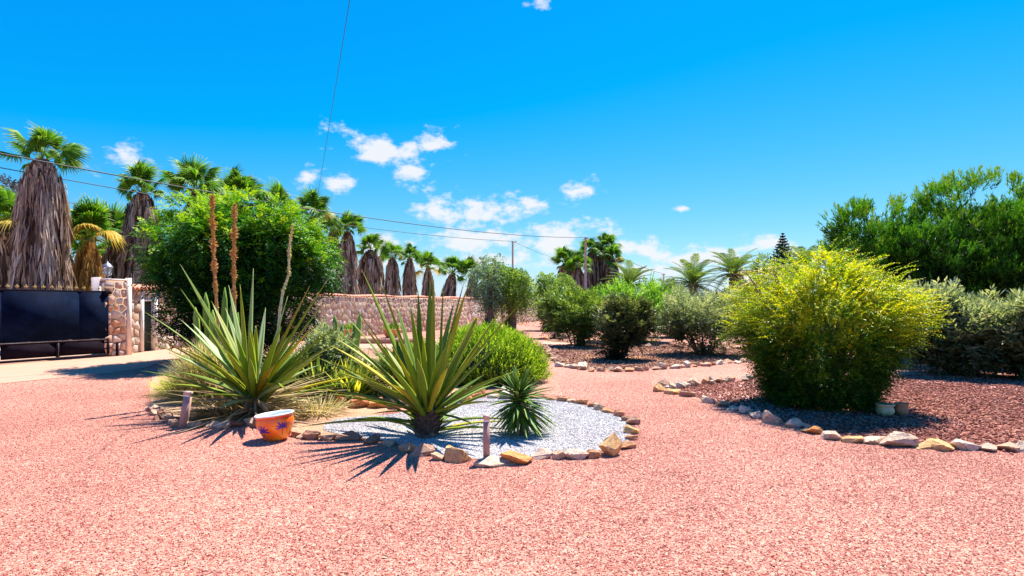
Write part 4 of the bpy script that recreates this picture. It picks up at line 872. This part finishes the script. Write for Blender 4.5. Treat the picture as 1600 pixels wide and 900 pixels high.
# --- bright rosemary mound
rc = np.array((-.55, 12.0)); rm = thing('rosemary_mound', 'rounded bright lime green bush behind the white gravel circle', 'bush', (rc[0], rc[1], 0))
M_rose = leafmat('lime_needle', [(.03, .09, .008), (.10, .22, .015), (.26, .42, .03), (.42, .58, .06)], .4, .5)
g = Geo(); n = 10000; u_ = rdir(n); u_[:, 2] = np.abs(u_[:, 2]); r_ = rng.uniform(.72, .95, n)[:, None]
lump = (1 + .05 * np.sin(u_[:, 0] * 9) * np.cos(u_[:, 1] * 8))[:, None]; p = u_ * (1.34, .95, 1.12) * r_ * lump; p[:, 2] = np.maximum(p[:, 2], .02)
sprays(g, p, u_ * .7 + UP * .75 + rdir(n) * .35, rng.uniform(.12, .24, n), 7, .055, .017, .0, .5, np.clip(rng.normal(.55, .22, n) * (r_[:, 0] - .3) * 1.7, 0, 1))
g.build('foliage', M_rose, rm)
g = Geo(); lathe(g, [(.85, 0), (.9, .4), (.7, .75), (.35, .92), (0, .98)], 16, wob=.08); g.build('shade_core', solid('twig_shadow', (.03, .04, .015), .95, .2, 9), rm)  # solid dark core, its colour standing in for shade inside the mound

# --- big feathery tree
tb = np.array((-7.75, 16.4)); bt = thing('feathery_tree', 'large round feathery green tree behind the broad agave', 'tree', (tb[0], tb[1], 0))
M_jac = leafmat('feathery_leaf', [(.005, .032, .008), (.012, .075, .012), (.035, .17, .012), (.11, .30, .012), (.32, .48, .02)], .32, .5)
bl = lumps((0, 0, 2.95), (2.3, 2.0, 1.5), 44, (.17, .30), 4, -.75, .92)
bl += [(np.array((-.9, -.3, 1.3)), np.array((.9, .9, .7))), (np.array((1.1, -.2, 1.5)), np.array((1.1, .9, .8))), (np.array((.2, -.8, 1.2)), np.array((1.2, .7, .7))), (np.array((0, .2, 1.4)), np.array((1.7, 1.2, 1.0)))]
p, nn_ = blob_pts(bl, 1300, .72, .5); p, nn_, cc = clumped(p, nn_, 8, .24); g = Geo()
cr = np.clip(.06 + (p[:, 2] - 1.2) / 4.6 + cc * 1.1 + nn_[:, 2] * .12 + rng.normal(size=len(p)) * .13, 0, 1)  # light from above painted into leaf tone, by height and upward facing
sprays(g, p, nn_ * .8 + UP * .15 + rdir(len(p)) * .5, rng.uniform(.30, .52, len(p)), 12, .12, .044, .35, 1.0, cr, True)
p2, n2_ = blob_pts([(np.array((0, 0, 2.7)), np.array((1.8, 1.6, 1.8)))], 2200, .4, 1.0); sprays(g, p2, rdir(len(p2)), .4, 8, .16, .06, .2, 1.0, np.clip(rng.normal(.1, .05, len(p2)), 0, 1))  # second set: dark inner leaves, the crown's inner shade put into their tone
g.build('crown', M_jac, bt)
g = Geo(); tube(g, [(0, 0, -.1), (.05, 0, .6), (0, .05, 1.4)], [.2, .16, .15], 8); limbs(g, (0, .05, 1.3), p[rng.choice(len(p), 22)] * (.85, .85, .95), .09, .015); g.build('trunk', M_bark, bt)

# --- pine at right
pc = np.array((15.3, 17.0)); pt = thing('pine_tree', 'broad umbrella shaped pine at the right edge behind the oleanders', 'pine tree', (pc[0], pc[1], 0))
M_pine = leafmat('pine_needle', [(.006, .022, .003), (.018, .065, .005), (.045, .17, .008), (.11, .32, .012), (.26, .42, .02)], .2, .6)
def needles(g, p, D, n_, L, W, rnd, spread=.55):
    for _ in range(n_):
        d = nrm(D + rng.normal(size=D.shape) * spread); leafq(g, p + D * rng.uniform(-.1, .12, (len(p), 1)), d, rdir(len(p)), L * rng.uniform(.7, 1.1, len(p)), W, .1, np.clip(rnd + rng.normal(size=len(p)) * .06, 0, 1))
def canopy(seed, cs, n, nmin=.5):
    out = []
    for c, r_ in cs: out += lumps(c, r_, 16, (.26, .42), seed, -.35, .84); seed += 1
    return blob_pts(out, n, .78, 1.2)
p, nn_ = canopy(1, [((-1.9, 0, 3.05), (3.9, 2.6, 1.75)), ((2.6, .5, 3.2), (3.6, 2.8, 2.0)), ((-3.9, -.4, 2.7), (1.9, 1.7, 1.2)), ((-.5, -.3, 2.0), (4.2, 2.2, 1.2)), ((1.2, .2, 3.9), (2.6, 1.6, 1.1))], 3900)
p, nn_, cc = clumped(p, nn_, 12, .27)
g = Geo(); cr = np.clip(.19 + nn_[:, 2] * .22 + (p[:, 2] - 1.5) / 8.5 + cc * 1.2 + rng.normal(size=len(p)) * .09, 0, 1)  # needle tone paints lit tuft tops and shaded undersides
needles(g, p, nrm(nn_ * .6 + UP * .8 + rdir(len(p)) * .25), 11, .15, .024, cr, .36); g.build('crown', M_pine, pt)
g = Geo(); tube(g, [(0, 0, -.1), (.2, 0, 1.0), (.1, .1, 2.0)], [.3, .24, .2], 8); limbs(g, (.1, .1, 1.7), p[rng.choice(len(p), 36)] * (.9, .9, .95), .10, .02); g.build('trunk', M_bark, pt)

# --- pepper trees: hanging strands
M_pep = leafmat('pepper_leaf', [(.05, .11, .025), (.12, .22, .04), (.22, .36, .06), (.36, .50, .12)], .4, .5)
M_pep2 = leafmat('blue_green_leaf', [(.07, .13, .09), (.16, .26, .18), (.28, .40, .28)], .4, .5)
def pepper(label, x, y, H, w_, seed, nst, hang=.9, mat=None, zb=.8):
    t_ = thing('pepper_tree', label, 'tree', (x, y, 0)); r = np.random.default_rng(seed)
    bl = lumps((0, 0, H * .60), (w_ / 2 * .7, w_ / 2 * .7, H * .30), 16, (.22, .50), seed, -.7, 1.0); p, nn_ = blob_pts(bl, nst, .35, zb); g = Geo()
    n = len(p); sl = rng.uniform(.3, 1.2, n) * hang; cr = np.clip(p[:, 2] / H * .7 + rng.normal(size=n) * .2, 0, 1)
    D = nrm(nn_ * .9 + UP * rng.uniform(-.6, .7, n)[:, None] + rdir(n) * .5); K = 12
    for k in range(K):
        t = k / K; pos = p + D * (sl * t)[:, None] * .7 - UP * (sl * t * t * .9)[:, None]; pos[:, 2] = np.maximum(pos[:, 2], .5)
        leafq(g, pos, nrm(np.cross(D, UP) * (1 if k % 2 else -1) * .8 - UP * .5 + rdir(n) * .5), rdir(n), .15, .055, .1, np.clip(cr + rng.normal(size=n) * .08, 0, 1))
    g.build('crown', mat or M_pep, t_)
    g = Geo(); tube(g, [(0, 0, -.1), (.1, 0, .8), (-.1, 0, 1.7)], [.30, .22, .18], 8); tube(g, [(-.5, 0, -.1), (-.2, 0, .8), (.3, 0, 1.7)], [.14, .12, .09], 6); limbs(g, (-.05, 0, 1.5), p[rng.choice(n, 18)] * (.9, .9, 1), .10, .02); g.build('trunk', M_bark, t_)
pepper('weeping pepper tree on a dark trunk before the far end of the wall', -.05, 33.5, 4.5, 4.2, 3, 1700, 1.0)
g_ = P(770, 395, 36); pepper('tall wispy blue green tree left of the weeping tree', -1.25, 32, 5.3, 2.6, 5, 520, .9, M_pep2)
pepper('smaller weeping pepper tree left of the far palm group', 2.6, 36, 3.9, 3.0, 7, 1500, 1.0)

# hedge and far greenery
def hedge(label, x0, x1, y, h, mat, n, L=.25):
    t_ = thing('hedge', label, 'hedge', (x0, y, 0)); g = Geo(); p = np.stack([rng.uniform(0, x1 - x0, n), rng.uniform(-.5, .5, n), h * rng.random(n) ** .6], 1)
    p[:, 2] *= 1 + .1 * np.sin(p[:, 0] * 1.3); sprays(g, p, nrm(rdir(n) + UP * .4 + np.array((0, -.8, 0))), .4, 5, L, L * .35, .1); g.build('foliage', mat, t_)
    g = Geo(); box(g, (0, -.35, 0), (x1 - x0, .35, h * .86)); g.build('shade_core', solid('hedge_inner', (.02, .03, .01), .95, .2, 4), t_)  # added dark box, painted as the shaded inside of the hedge
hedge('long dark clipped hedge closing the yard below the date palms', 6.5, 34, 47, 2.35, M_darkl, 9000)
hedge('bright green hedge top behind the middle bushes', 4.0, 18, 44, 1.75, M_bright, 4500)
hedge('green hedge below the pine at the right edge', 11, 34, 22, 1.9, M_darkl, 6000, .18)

# ------------------------------------------------------------------ palms
M_skirt = leafmat('dead_frond', [(.05, .028, .02), (.16, .09, .06), (.29, .19, .14), (.43, .32, .25), (.56, .45, .37)], .12, .8, spec=.1)
M_gold_fr = leafmat('golden_dead_frond', [(.20, .09, .02), (.42, .22, .05), (.60, .38, .12)], .3, .7)
M_fan = leafmat('fan_leaf', [(.02, .08, .008), (.05, .17, .012), (.14, .30, .02), (.36, .46, .06)], .38, .45, tipc=((.40, .42, .18), .85))
M_yfan = leafmat('yellow_fan_leaf', [(.30, .28, .04), (.50, .38, .06), (.50, .24, .05)], .35, .5)
def fan_mesh(k, mat, L=.8, rb=.75, nseg=26, droop=.25, half=R(115)):
    r = np.random.default_rng(k); g = Geo(); t = np.linspace(0, 1, 5); X = np.stack([L * t, 0 * t, L * .12 * np.sin(t * 1.8)], 1); tube(g, X, np.linspace(.022, .014, 5), 4, .8)
    C = X[-1]
    for i in range(nseg):
        a = -half + 2 * half * (i + .5) / nseg; da = half / nseg * 1.08; ll = rb * (1 - .28 * abs(a / half) ** 2) * r.uniform(.85, 1.08); rn = r.uniform(.15, .75)
        fold = .08; dz = -.10 * abs(a)
        def q(rad, aa, zz_): return C + np.array((math.cos(aa) * rad, math.sin(aa) * rad, zz_ + dz * rad - droop * rad * rad))
        V = [C, q(ll * .55, a - da, -.03 * ll), q(ll * .55, a, fold * ll), q(ll * .55, a + da, -.03 * ll), q(ll * .8, a - da * .45, -.03), q(ll * .8, a + da * .45, -.03), q(ll * r.uniform(.95, 1.1), a + r.normal() * .04, -.12 - droop * r.uniform(0, .5))]
        g.add(V, None, [(0, 1, 2), (0, 2, 3), (1, 4, 2), (2, 4, 5), (2, 5, 3), (4, 6, 5)], rn, [0, .5, .5, .5, .8, .8, 1])
    return g.mesh('frond', mat)
FANS = [fan_mesh(k, M_fan, droop=.2 + .15 * (k % 3)) for k in range(4)]; YFANS = [fan_mesh(9, M_yfan, droop=.5), fan_mesh(10, M_yfan, droop=.8)]
DFAN = [fan_mesh(12, M_gold_fr, L=.5, rb=.9, droop=.25, nseg=16, half=R(40))]
def skirt_mesh(k, H, prof, nst, sw=.07, mat=None):
    """straw skirt of hanging dead fronds round a trunk; prof = radii at relative heights"""
    g = Geo(); r = np.random.default_rng(k); hs_, rs_ = zip(*prof); nst = int(nst * 1.6)
    zz_ = np.linspace(0, 1, 10); lathe(g, [(np.interp(z, hs_, rs_) * .86, z * H) for z in zz_], 16, rnd=.12, wob=.05)
    n = nst; a = r.uniform(0, 2 * PI, n); z = r.uniform(.04, 1.0, n); L = r.uniform(.35, 1.25, n) * min(1, H / 3.5)
    rad = np.interp(z, hs_, rs_) * (1 + .10 * np.sin(a * 7 + k) * np.cos(z * 9)) * r.uniform(.86, 1.04, n)
    h_ = np.stack([np.cos(a), np.sin(a), 0 * a], 1); p = h_ * rad[:, None] + UP * (z * H)[:, None]
    D = nrm(-UP * 1.0 + h_ * r.uniform(-.04, .15, n)[:, None] + r.normal(size=(n, 3)) * .09)
    sd = nrm(np.cross(h_, UP) + r.normal(size=(n, 3)) * .5)
    clump = .56 + .35 * np.sin(a * 5 + k * 2) * np.sin(z * 6 + k) + r.normal(size=n) * .22
    old = rng.random
    ribbons(g, p, D, L * .8, sw * r.uniform(.35, 1.15, n), 0, 3, np.clip(clump, 0, 1), side=sd, prof=np.array((.5, 1, .8, .1))); g.V[-1][:, 2] = np.maximum(g.V[-1][:, 2], .0)
    return g.mesh('skirt', mat or M_skirt)
npalm = [0]
def fan_palm(label, px, top, d, wpx, H=None, crown=1.0, nf=26, wb=None, wt=None, lean=(0, 0), nst=900, yellow=0, seed=0, mesh=None, group='fan palms behind the walls', gold=False, up=0, tr=.6):
    x = (px - CX) * d / F; Ht = EH + (HY - top) * d / F; Hc = Ht - .85 * crown
    t_ = thing('fan_palm', label, 'palm tree', (x, d, 0), random.uniform(0, 6), group)
    if d > 30: crown *= .84; wpx *= .88
    rb_ = (wb or wpx) * d / F / 2; rt_ = (wt or wpx * tr) * d / F / 2
    me = mesh or skirt_mesh(seed, Hc, [(0, rb_), (.45, rb_ * .95), (.72, rb_ * .4 + rt_ * .58), (.9, rt_ * .95), (1, rt_ * .5)], nst, .075 if d < 30 else .12, M_gold_fr if gold else None)
    link('skirt', me, t_)
    r = random.Random(seed + 50)
    for i in range(nf):
        f = (i + .5) / nf; e = 88 - 92 * f + r.gauss(0, 9); a = i * 2.399 + r.gauss(0, .3)
        me_ = YFANS[i % 2] if (f > .72 and r.random() < (.08 if d > 30 else .2) + yellow) else FANS[i % 4]
        o = link('frond', me_, t_, (0, 0, Hc - .12 * f + .1), (r.gauss(0, .6), -R(e), a), crown * r.uniform(.65, 1.15))
    for i in range(int(nf * (.9 if d < 30 else .4))):
        o = link('frond', DFAN[0], t_, (0, 0, Hc - .1 - r.random() * .6), (r.gauss(0, .4), R(r.uniform(62, 84)), r.uniform(0, 6.3)), crown * r.uniform(.35, .6)); tag(o, 'dead golden frond')
    g = Geo(); tube(g, [(0, 0, -.1), (0, 0, Hc * .5), (0, 0, Hc + .1)], [.3, .25, .2], 8); g.build('trunk', M_bark, t_)
    t_.rotation_euler = (lean[0], lean[1], 0)
    return t_
fan_palm('fattest fan palm with a huge grey straw skirt above the navy gate', 66, 220, 19.5, 104, crown=.86, nf=18, wb=72, wt=58, nst=2600, seed=1, tr=.5)
fan_palm('tall fan palm with a shaggy skirt above the side door', 222, 278, 24, 58, crown=.85, nf=18, nst=1800, seed=2, wt=46, wb=62)
fan_palm('squat fan palm with golden dead fronds between the two tallest skirted palms', 138, 342, 21.5, 52, crown=.95, nf=24, nst=900, seed=3, gold=True, yellow=.5)
fan_palm('fan palm half hidden right of the golden one', 178, 352, 25, 60, crown=1.1, nf=24, nst=700, seed=4)
fan_palm('fan palm crown tucked between the fattest palm and the golden one', 104, 372, 25, 50, crown=1.0, nf=20, nst=500, seed=31, yellow=.3)
fan_palm('fan palm with brown skirt just left of the tall one by the side door', 200, 385, 27, 56, crown=1.1, nf=20, nst=600, seed=32)
fan_palm('low fan palm with yellow fronds at the left picture edge', 8, 320, 23, 70, crown=1.1, nf=24, nst=900, seed=5, yellow=.4)
fan_palm('palm crown showing over the left part of the feathery tree', 306, 272, 27, 60, crown=1.15, nf=22, nst=500, seed=6)
fan_palm('palm crown showing over the middle of the feathery tree', 372, 288, 29, 56, crown=1.1, nf=22, nst=500, seed=7)
fan_palm('palm crown showing over the right part of the feathery tree', 432, 300, 31, 50, crown=1.1, nf=20, nst=500, seed=8)
fan_palm('palm crown just behind the right shoulder of the feathery tree', 488, 312, 31, 50, crown=1.2, nf=22, nst=700, seed=9)
fan_palm('leftmost skirted palm standing clear right of the feathery tree', 519, 345, 35, 36, crown=.95, nf=18, nst=900, seed=10, tr=.85)
fan_palm('tall skirted palm crowding the leftmost clear one', 543, 342, 34, 33, crown=1.0, nf=18, nst=900, seed=11, tr=.85)
fan_palm('thick skirted palm above the wall next left of three slim ones', 579, 372, 38, 44, crown=1.05, nf=18, nst=1100, seed=12, wt=36)
fan_palm('slim skirted palm next right of the thick one', 613, 386, 42, 27, crown=1.0, nf=18, nst=800, seed=13, tr=.8)
fan_palm('slim skirted palm fourth from the feathery tree', 640, 388, 42, 24, crown=1.0, nf=18, nst=800, seed=14, tr=.8)
fan_palm('short palm with green drooping crown behind the upright agave leaves', 669, 400, 46, 26, crown=1.2, nf=20, nst=700, seed=15, yellow=.3)
fan_palm('skirted palm leaning to the right above the wall end', 692, 408, 46, 30, crown=1.1, nf=18, nst=700, seed=16, lean=(0, R(11)))
fan_palm('palm crown poking through the wispy tree', 738, 412, 46, 26, crown=1.1, nf=18, nst=500, seed=17)
for i, (px, top, d, wp, lab) in enumerate(((883, 396, 44, 34, 'leftmost palm of the far skirted group by the utility pole'), (903, 402, 43, 30, 'second palm of the far skirted group'), (926, 378, 46, 32, 'palm directly right of the utility pole'), (948, 372, 46, 32, 'tallest palm of the far skirted group'), (898, 400, 47, 32, 'palm at the back of the far skirted group left of the pole'), (936, 386, 48, 34, 'palm at the back of the far skirted group right of the pole'), (957, 390, 45, 26, 'rightmost palm of the far skirted group'))):
    fan_palm(lab, px, top, d, wp, crown=1.0, nf=22, nst=600, seed=20 + i, tr=.8, group='far palm group by the utility pole')
DF = [pinnate('frond', 2.3, 40, .45, .035, M_date, .75, .35, .03, 30 + k) for k in range(3)]
def date_palm(label, px, ctr, d, sc, lowtrunk=0):
    x = (px - CX) * d / F; z = EH + (HY - ctr) * d / F; t_ = thing('date_palm', label, 'palm tree', (x, d, 0), random.uniform(0, 6), 'date palms behind the hedge')
    g = Geo(); tube(g, [(0, 0, -.1), (0, 0, z * .5), (0, 0, z)], [.32, .28, .34], 10)
    n = 160; a = np.arange(n) * 2.399; h_ = np.stack([np.cos(a), np.sin(a), 0 * a], 1); ribbons(g, h_ * .26 + UP * np.linspace(.2, z, n)[:, None], h_ * .6 + UP, .25, .14, 0, 2, side=nrm(np.cross(h_, UP)), tip=.5); g.build('trunk', M_palebark, t_)
    for i in range(46):
        f = (i + .5) / 46; link('frond', DF[i % 3], t_, (0, 0, z), (random.gauss(0, .1), -R(78 - 95 * f ** .9 + random.gauss(0, 5)), i * 2.399), sc * random.uniform(.85, 1.05))
date_palm('date palm with orange heart right of the far skirted group', 984, 446, 42, .95)
date_palm('date palm leaning over the hedge in the middle', 1083, 445, 44, 1.15)
date_palm('date palm right of the middle one on a short trunk', 1146, 428, 44, 1.1)
date_palm('pale thin date palm between the far group and the middle date palm', 1045, 462, 46, .8)
date_palm('feather palm tip peeping above the yellow bush', 1258, 418, 36, .8)
# Norfolk pine
x = (1223 - CX) * 50 / F; H = EH + (HY - 364) * 50 / F; nf_ = thing('norfolk_pine', 'narrow dark conical pine above the yellow bush', 'pine tree', (x, 50, 0))
g = Geo(); tube(g, [(0, 0, -.1), (0, 0, H)], [.2, .02], 6); g.build('trunk', M_bark, nf_); g = Geo()
for k in range(26):
    z = 1.5 + (H - 1.6) * k / 25; Lb = min(2.0, .37 * (H - z)) + .03; sc_ = .35 + .65 * min(1, Lb)
    for j in range(7):
        a = j * 2 * PI / 7 + k * .5; h_ = np.array((math.cos(a), math.sin(a), 0)); m_ = 14; t = np.linspace(.1, 1, m_)[:, None]
        pts = h_ * Lb * t + UP * (z + .22 * Lb * t ** 2); leafq(g, pts, nrm(h_ * .8 + UP * .5 + rng.normal(size=(m_, 3)) * .35), rdir(m_), .28 * sc_, .12 * sc_); leafq(g, pts, nrm(h_ * .4 + UP * .3 + rng.normal(size=(m_, 3)) * .5), rdir(m_), .28 * sc_, .12 * sc_)
g.build('crown', leafmat('norfolk_needle', [(.008, .03, .02), (.02, .06, .04), (.05, .11, .06)], .15), nf_)
# dark leaved tree at left edge
g_ = P(12, 290, 26); dt = thing('purple_leaf_tree', 'dark purplish sparse tree behind the fattest palm at the left edge', 'tree', (g_[0], g_[1], 0))
p, nn_ = blob_pts(lumps((0, 0, 6.2), (1.7, 1.3, 1.3), 7, seed=3), 420, .3, 1); g = Geo(); sprays(g, p, nn_ + rdir(len(p)), .4, 8, .13, .08, .1); g.build('crown', leafmat('purple_leaf', [(.03, .02, .03), (.07, .04, .06), (.06, .08, .06)], .2), dt)
g = Geo(); tube(g, [(0, 0, -.1), (0, 0, 5)], [.12, .08], 6); limbs(g, (0, 0, 5), p[:14], .05); g.build('trunk', M_bark, dt)
# thin tree in front of the house
pk = P(1188, 400, 30); tt_ = thing('young_tree', 'thin young tree left of the narrow conical pine', 'tree', (pk[0], pk[1], 0)); p, nn_ = blob_pts(lumps((0, 0, 3.3), (.55, .5, .8), 5, seed=8), 200, .3, 1)
g = Geo(); sprays(g, p, nn_ + UP, .3, 8, .12, .05, .1); g.build('crown', M_ole, tt_); g = Geo(); tube(g, [(0, 0, 0), (0, 0, 2.6)], .05, 5); limbs(g, (0, 0, 2.5), list(p[:8]) + [(-.5, 0, 4.3), (.4, 0, 4.1)], .02, .006); g.build('trunk', M_palebark, tt_)

# ------------------------------------------------------------------ cacti and stalks
def cactus(label, loc, stems, rad, mat):
    t_ = thing('cactus', label, 'cactus', loc)
    for (x0, y0, x1, z1, r_) in stems:
        g = Geo(); m_ = 9; nn2 = 16; V = []
        for i in range(m_):
            t = i / (m_ - 1); rr_ = r_ * (1 + .16 * math.sin(t * 11 + x0 * 9)) * (1 if t < .8 else math.sqrt(max(0.02, 1 - ((t - .8) / .2) ** 2))); cx_ = x0 + (x1 - x0) * t ** .7
            for j in range(nn2): aa = j / nn2 * 2 * PI; q = rr_ * (1 if j % 2 else .68); V.append((cx_ + q * math.cos(aa), y0 + q * math.sin(aa), z1 * t))
        g.add(V, [(i * nn2 + j, i * nn2 + (j + 1) % nn2, (i + 1) * nn2 + (j + 1) % nn2, (i + 1) * nn2 + j) for i in range(m_ - 1) for j in range(nn2)], [( (m_ - 1) * nn2, (m_ - 1) * nn2 + j, (m_ - 1) * nn2 + j + 1) for j in range(1, nn2 - 1)], random.random())
        g.build('stem', mat, t_)
M_cac = leafmat('cactus_skin', [(.08, .16, .03), (.16, .27, .04), (.24, .36, .06)], 0, .5)
q = P(335, 500, 11.5); cactus('column cactus with several yellow green arms behind the broad agave', (q[0], q[1], 0), [(-.2, 0, -.38, 1.55, .055), (-.1, .05, -.2, 1.85, .06), (0, 0, -.03, 1.5, .06), (.12, .1, .16, 1.95, .06), (.25, -.05, .40, 1.75, .055), (.3, -.1, .52, 1.45, .05), (.1, -.1, .12, 1.2, .05)], .1, M_cac)
q = P(540, 500, 13.5); cactus('small cactus with stubby arms before the garden wall', (q[0], q[1], 0), [(-.15, 0, -.26, 1.36, .055), (-.08, .1, -.12, 1.15, .05), (.05, 0, .05, 1.05, .055), (.15, 0, .34, 1.42, .065), (.15, .1, .18, 1.2, .05)], .1, M_cac)
M_stalk = solid('dried_stalk', (.52, .30, .12), .8, .2, 25, .4, 60); M_pstalk = solid('pale_stalk', (.58, .50, .32), .8, .15, 20)
M_pod = leafmat('seed_pod', [(.30, .14, .05), (.52, .28, .10), (.66, .42, .18)], .15, .7)
for k, (pts, lab, dens, mt) in enumerate((([(345, 560), (338, 470), (334, 400), (331, 305)], 'tallest orange brown dried flower stalk before the feathery tree', 1, M_stalk), ([(372, 560), (366, 470), (365, 400), (367, 318)], 'second orange brown dried flower stalk beside the tallest', 1, M_stalk), ([(432, 560), (437, 488), (442, 455), (451, 430), (452, 390), (457, 350)], 'pale crooked dried stalk right of the orange brown pair', .35, M_pstalk))):
    d = 9.6; W3 = [P(px, py, d) for px, py in pts]; b0 = np.array((W3[0][0], d, 0)); t_ = thing('flower_stalk', lab, 'dried flower stalk', b0)
    rel = [np.zeros(3)] + [w_ - b0 for w_ in W3]; g = Geo(); tube(g, rel, np.linspace(.028, .012, len(rel)), 7); g.build('stem', mt, t_)
    n = int(1500 * dens); s = rng.uniform(.45 if k < 2 else .5, 1, n); X = np.array(rel); L_ = np.r_[0, np.cumsum(np.linalg.norm(np.diff(X, axis=0), axis=1))]; L_ /= L_[-1]
    pos = np.stack([np.interp(s, L_, X[:, c]) for c in range(3)], 1); a = rng.uniform(0, 2 * PI, n); h_ = np.stack([np.cos(a), np.sin(a), 0 * a], 1)
    g = Geo(); leafq(g, pos + h_ * .012, h_ * 1 + UP * rng.uniform(-.3, .9, n)[:, None], rdir(n), rng.uniform(.015, .075, n) * (.75 + .35 * np.sin(s * 60 + k)) * np.interp(s, (.45, .75, 1), (.5, 1.1, .8)) * (1 if k < 2 else .6), .02); tag(g.build('seed_pod', M_pod if k < 2 else M_khaki, t_), kind='stuff')

# ------------------------------------------------------------------ poles, cables, house
M_pole = solid('concrete_pole', (.40, .38, .36), .8, .1, 4); M_wire = solid('black_wire', (.02, .03, .04), .6, .1, 3)
def pole(label, px, top, d, r_, arm=None):
    x = (px - CX) * d / F; z = EH + (HY - top) * d / F; t_ = thing('utility_pole', label, 'utility pole', (x, d, 0)); g = Geo(); tube(g, [(0, 0, -.2), (0, 0, z)], [r_ * 1.2, r_], 8); g.build('shaft', M_pole, t_)
    g = Geo(); tube(g, [(-.25 if arm is None else arm[0], 0, z - .12), (.18 if arm is None else arm[1], 0, z - .02)], .04, 5); g.build('bracket', M_pole, t_)
    return np.array((x, d, z))
p1 = pole('concrete utility pole in front of the far palm group', 915, 371, 41, .085)
p2 = pole('thin dark pole rising behind the weeping trees', 801, 377, 48, .07, (-.1, .35))
p3 = pole('thin distant pole between the date palms', 1037, 428, 60, .07)
def cable(label, pts3, sag, r_):
    a, b = np.array(pts3[0], float), np.array(pts3[1], float); t = np.linspace(0, 1, 25)[:, None]; X = a + (b - a) * t - UP * sag * 4 * t * (1 - t); g = Geo(); tube(g, X, r_, 5)
    tag(g.build('power_cable', M_wire), label, 'cable')
cable('thick cable running from the top left down to the concrete pole', (P(-180, 205, 11), p1), .55, .016)
cable('thinner second cable running behind the palms towards the dark pole', (P(-160, 232, 17), p2), .5, .016)
cable('thin third cable low across the palm skirts', (P(-160, 262, 18), P(700, 412, 50)), .4, .012)
cable('steep cable dropping from the top of the sky', (P(556, -60, 9), P(497, 302, 26)), .02, .006)
cable('cable from the dark pole down behind the far palm group', (p2, P(880, 408, 60)), .1, .014)
cable('cable from the concrete pole down to the distant pole', (p1, p3), .3, .018)
hs_ = thing('white_house', 'white house with tan roof edge glimpsed behind the yellow bush', 'house', (0, 0, 0))
M_hw = solid('white_render', (.75, .76, .80), .8, .04, 3); M_rt = solid('tan_roof_tile', (.62, .34, .16), .8, .12, 6)
y0 = 38.0; X_ = lambda px, d=y0: (px - CX) * d / F; Z_ = lambda py, d=y0: EH + (HY - py) * d / F
g = Geo(); box(g, (X_(1206), y0, 0), (X_(1270), y0 + 7, Z_(424)))
V = [(X_(1206), y0, Z_(424)), (X_(1238), y0, Z_(419)), (X_(1270), y0, Z_(424))]; V += [(a, y0 + 7, c) for a, b, c in V]; g.ngon(V, [(0, 1, 2), (5, 4, 3)]); g.build('wall', M_hw, hs_)
for sx, (pa, za, pb_, zb) in enumerate(((1200, 426, 1238, 417), (1238, 417, 1276, 426))):
    g = Geo(); V = [(X_(pa), y0 - .4, Z_(za)), (X_(pb_), y0 - .4, Z_(zb)), (X_(pb_), y0 + 7.3, Z_(zb)), (X_(pa), y0 + 7.3, Z_(za))]; V += [(a, b, c + .22) for a, b, c in V]
    g.add(V, [(3, 2, 1, 0), (4, 5, 6, 7), (0, 1, 5, 4), (1, 2, 6, 5), (2, 3, 7, 6), (3, 0, 4, 7)]); g.build('roof', M_rt, hs_)
g = Geo(); box(g, (X_(1176, y0 - 4), y0 - 4, 0), (X_(1200, y0 - 4), y0 - .5, Z_(450, y0 - 4))); g.build('porch_wall', M_hw, hs_)
g = Geo(); yq = y0 - 4.4; V = [(X_(1170, yq), yq, Z_(452, yq)), (X_(1198, yq), yq, Z_(439, yq)), (X_(1198, yq), yq + 1.6, Z_(439, yq)), (X_(1170, yq), yq + 1.6, Z_(452, yq))]; V += [(a, b, c + .2) for a, b, c in V]; g.add(V, [(3, 2, 1, 0), (4, 5, 6, 7), (0, 1, 5, 4), (1, 2, 6, 5), (2, 3, 7, 6), (3, 0, 4, 7)]); g.build('porch_roof', M_rt, hs_)
